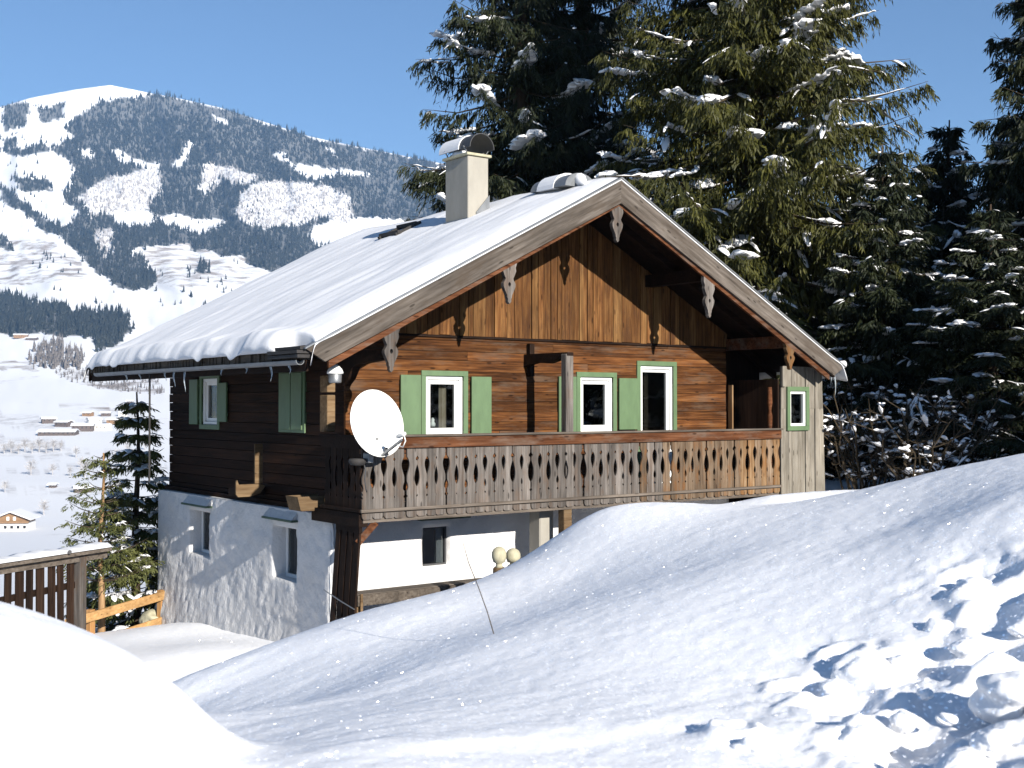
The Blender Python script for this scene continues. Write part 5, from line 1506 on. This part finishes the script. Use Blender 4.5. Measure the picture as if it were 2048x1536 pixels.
for k, (x, D, i, sc, lb) in enumerate(((1730, 24.5, 0, 1.0, 'tall leafless shrub dotted with snow next to the pale boarded closet'), (1840, 23.5, 1, 1.1, 'leafless shrub dotted with snow above the middle of the right snowbank'),
                                       (1665, 27.5, 1, 1.25, 'leafless snowy shrub in the gap right behind the closet corner'), (1930, 25.0, 0, .9, 'snow dotted shrub nearest the right edge of the picture'))):
    t = empty('snowy_shrub', root(x, D), k * 1.7); t.scale = (sc, sc, sc); tag(t, lb, 'shrub', 'leafless shrubs under the spruces')
    for nm, mt in (('branches', 'twig'), ('snow', 'tree_snow')):
        me = sh[i][nm]
        if not me.materials: me.materials.append(M[mt])
        link(nm, me, None, t)['kind'] = 'stuff'
bt = shrub_meshes(8, 5.2, 2.3, 22, 700, .075)
t = empty('snowy_tree', (*gxy(1975, 30.0), at(1975, 640, 30.0)[2])); tag(t, 'leafless treetop caked in white snow before the right edge spruces', 'tree')
t.location.z = HZ(*gxy(1975, 30.0))
t.scale = (1, 1, 1.45)
for nm, mt in (('branches', 'twig'), ('snow', 'tree_snow')):
    bt[nm].materials.append(M[mt]); link(nm, bt[nm], None, t)['kind'] = 'stuff'

# ================================================================== THE VALLEY
def far_spot(x, y):
    p = far_at(np.array([float(x)]), np.array([float(y)]))[0]; return p, float(far_D(np.array([float(x)]), np.array([float(y)]))[0])
def far_house(x, y, wpx, deep, hgt, rz, wall, label, roofh=.32, group='village houses in the valley'):
    p, D = far_spot(x, y); w = wpx / FPX * D
    h = empty('village_house', (p[0], p[1], p[2] - .6), rz + AZ - math.pi / 2); tag(h, label, 'house', group)
    a, b = w / 2, deep / 2
    m_ = MB(); m_.plate([(-b, 0), (b, 0), (b, hgt), (0, hgt + b * roofh * 1.15), (-b, hgt)], w, lambda q, z, c: (-a + c, q, z)); m_.build('wall', M[wall], h)
    o_ = 1.0
    for sg in (-1, 1):
        m_ = MB(); t0 = hgt + b * roofh * 1.18; m_.plate([(0, t0), (sg * (b + o_), t0 - (b + o_) * roofh), (sg * (b + o_), t0 - (b + o_) * roofh + .6), (0, t0 + .6)], w + 2 * o_, lambda q, z, c: (-a - o_ + c, q, z)); m_.build('roof', M['roof_snow'], h)
    nwin = max(2, int(w / 4))
    for k in range(nwin):
        xx = -a + (k + .5) * w / nwin
        MB().box(xx - .5, xx + .5, -b - .08, -b - .02, hgt * .55, hgt * .55 + 1.2).build('window', M['far_glass'], h)
    return h
VH = [(117, 870, 72, 14, 3.5, .05, 'far_brown', 'long low barn with a white roof in front of the village'), (97, 846, 26, 9, 5, .5, 'far_brown', 'leftmost brown house of the valley village'),
      (128, 853, 30, 10, 5, -.3, 'far_brown', 'brown house behind the left end of the long barn'), (166, 862, 40, 12, 6, .2, 'far_brown', 'wide reddish brown house at the right end of the long barn'),
      (203, 860, 34, 10, 5, -.2, 'far_white', 'white walled house right of the wide brown house'), (188, 846, 24, 9, 4.5, .6, 'far_white', 'small white house in the village middle row'),
      (226, 847, 22, 9, 4.5, .1, 'far_wood', 'honey coloured house in the village middle row'), (252, 846, 26, 9, 4.5, -.4, 'far_red', 'red walled house towards the right of the village'),
      (280, 852, 24, 9, 4.5, .3, 'far_white', 'pale house at the right end of the village'), (212, 832, 18, 8, 4, .2, 'far_brown', 'small brown house in the upper row of the village'),
      (176, 832, 18, 8, 4, -.2, 'far_wood', 'small honey coloured house in the upper row of the village'), (245, 832, 16, 8, 4, .4, 'far_white', 'small white house in the upper row of the village'),
      (260, 807, 13, 6, 3.5, .2, 'far_brown', 'lone hay barn on the snow slope above the village'), (165, 984, 32, 6, 3.2, .5, 'far_brown', 'dark field barn with a white roof above the young spruce tip'),
      (42, 676, 26, 12, 6, .2, 'far_wood', 'hill farm with an orange wall below the wooded spur'), (64, 680, 22, 10, 4, -.1, 'far_brown', 'brown barn next to the orange hill farm'), (106, 975, 12, 4, 2.5, 0, 'far_brown', 'tiny hut on the valley field left of the field barn')]
for a in VH: far_house(*a)
# the nearer farmhouse with a honey coloured upper storey
p, D = far_spot(22, 1062)
fh = empty('valley_farmhouse', (p[0], p[1], p[2] - .3), AZ - math.pi / 2 + .12)
tag(fh, 'white farmhouse with honey coloured timber gable on the valley floor at the left edge', 'farmhouse')
W = 64 / FPX * D
MB().box(-W / 2, W / 2, 0, 14, 0, 4.2).build('wall', M['far_white'], fh)
MB().plate([(-W / 2, 4.2), (W / 2, 4.2), (W / 2, 6.0), (0, 9.2), (-W / 2, 6.0)], 13.6, lambda a, b, c: (a, .2 + c, b)).build('timber_storey', M['far_wood'], fh)
for sg in (-1, 1):
    MB().plate([(0, 9.5), (sg * (W / 2 + 2), 9.5 - (W / 2 + 2) * .40), (sg * (W / 2 + 2), 10.0 - (W / 2 + 2) * .40), (0, 10.0)], 18, lambda a, b, c: (a, -2 + c, b)).build('roof', M['roof_snow'], fh)
MB().box(-W / 2 - .6, W / 2 + .6, -1.4, -.05, 4.1, 5.1).build('balcony', M['far_wood'], fh)
for k in range(5):
    MB().box(-W / 2 + 1.4 + k * W / 5.2, -W / 2 + 2.8 + k * W / 5.2, -.08, -.02, 1.4, 2.9).build('window', M['far_glass'], fh)
for xx in (-2.2, .9): MB().box(xx, xx + 1.3, .10, .18, 5.4, 7.2).build('window', M['far_white'], fh)
# leafless valley trees
def bare_tree(seed):
    g = np.random.default_rng(seed); m_ = MB(); m_.tube([(0, 0, -.5), (.2, .1, 3), (.1, .2, 8)], [.35, .25, .1], 5)
    for _ in range(150):
        z = g.uniform(2.5, 8); d = g.normal(0, 1, 3); d[2] = abs(d[2]) * .8 + .2; d /= np.linalg.norm(d); p0 = np.array([.1, .1, z]) + d * g.uniform(0, 2.2); l_ = g.uniform(1.2, 3.2) * (1.15 - abs(z - 5) / 8)
        m_.tube([tuple(p0), tuple(p0 + d * l_)], [.09, .03], 3, cap=False)
    return m_.mesh('branches')
BT = [bare_tree(k) for k in (1, 2, 3)]
for b in BT: b.materials.append(M['far_brush'])
for k, (x, y, sc) in enumerate([(8, 908, 1.1), (22, 905, 1.3), (37, 908, 1.0), (50, 904, 1.4), (64, 907, 1.2), (78, 904, 1.5), (92, 906, 1.2), (107, 903, 1.3), (122, 902, 1.1), (62, 950, 1.3), (105, 950, 1.0), (152, 915, 1.1),
                                (235, 918, 1.0), (88, 1030, 1.0), (162, 935, .9), (10, 985, .9), (140, 952, .8), (170, 955, 1.6), (255, 905, 1.2), (290, 900, 1.1)]):
    p, D = far_spot(x, y)
    o = link('bare_tree', BT[k % 3], None); o.location = p; o.rotation_euler = (0, 0, k * 1.1); o.scale = (sc, sc, sc * .85)
    if k < 9: tag(o, ORD[k] + ' frosted leafless tree from the left in the valley grove below the village', 'tree', 'leafless trees of the valley grove')
    else: tag(o, ['leafless field tree standing left of the field barn', 'frosted field tree midway between grove and field barn', 'leafless tree just right of the valley grove', 'field tree nearest below the red village house', 'lone leafless tree beside the valley farmhouse', 'leafless tree right behind the field barn',
                  'frosted shrub tree at the left edge above the valley farmhouse', 'small leafless tree left of the young spruce tip', 'broad frosted tree behind the young spruce tip', 'leafless tree on the field left of the bushy spruce', 'leafless tree close to the rear corner of the house'][k - 9], 'tree', 'leafless trees on the valley fields')
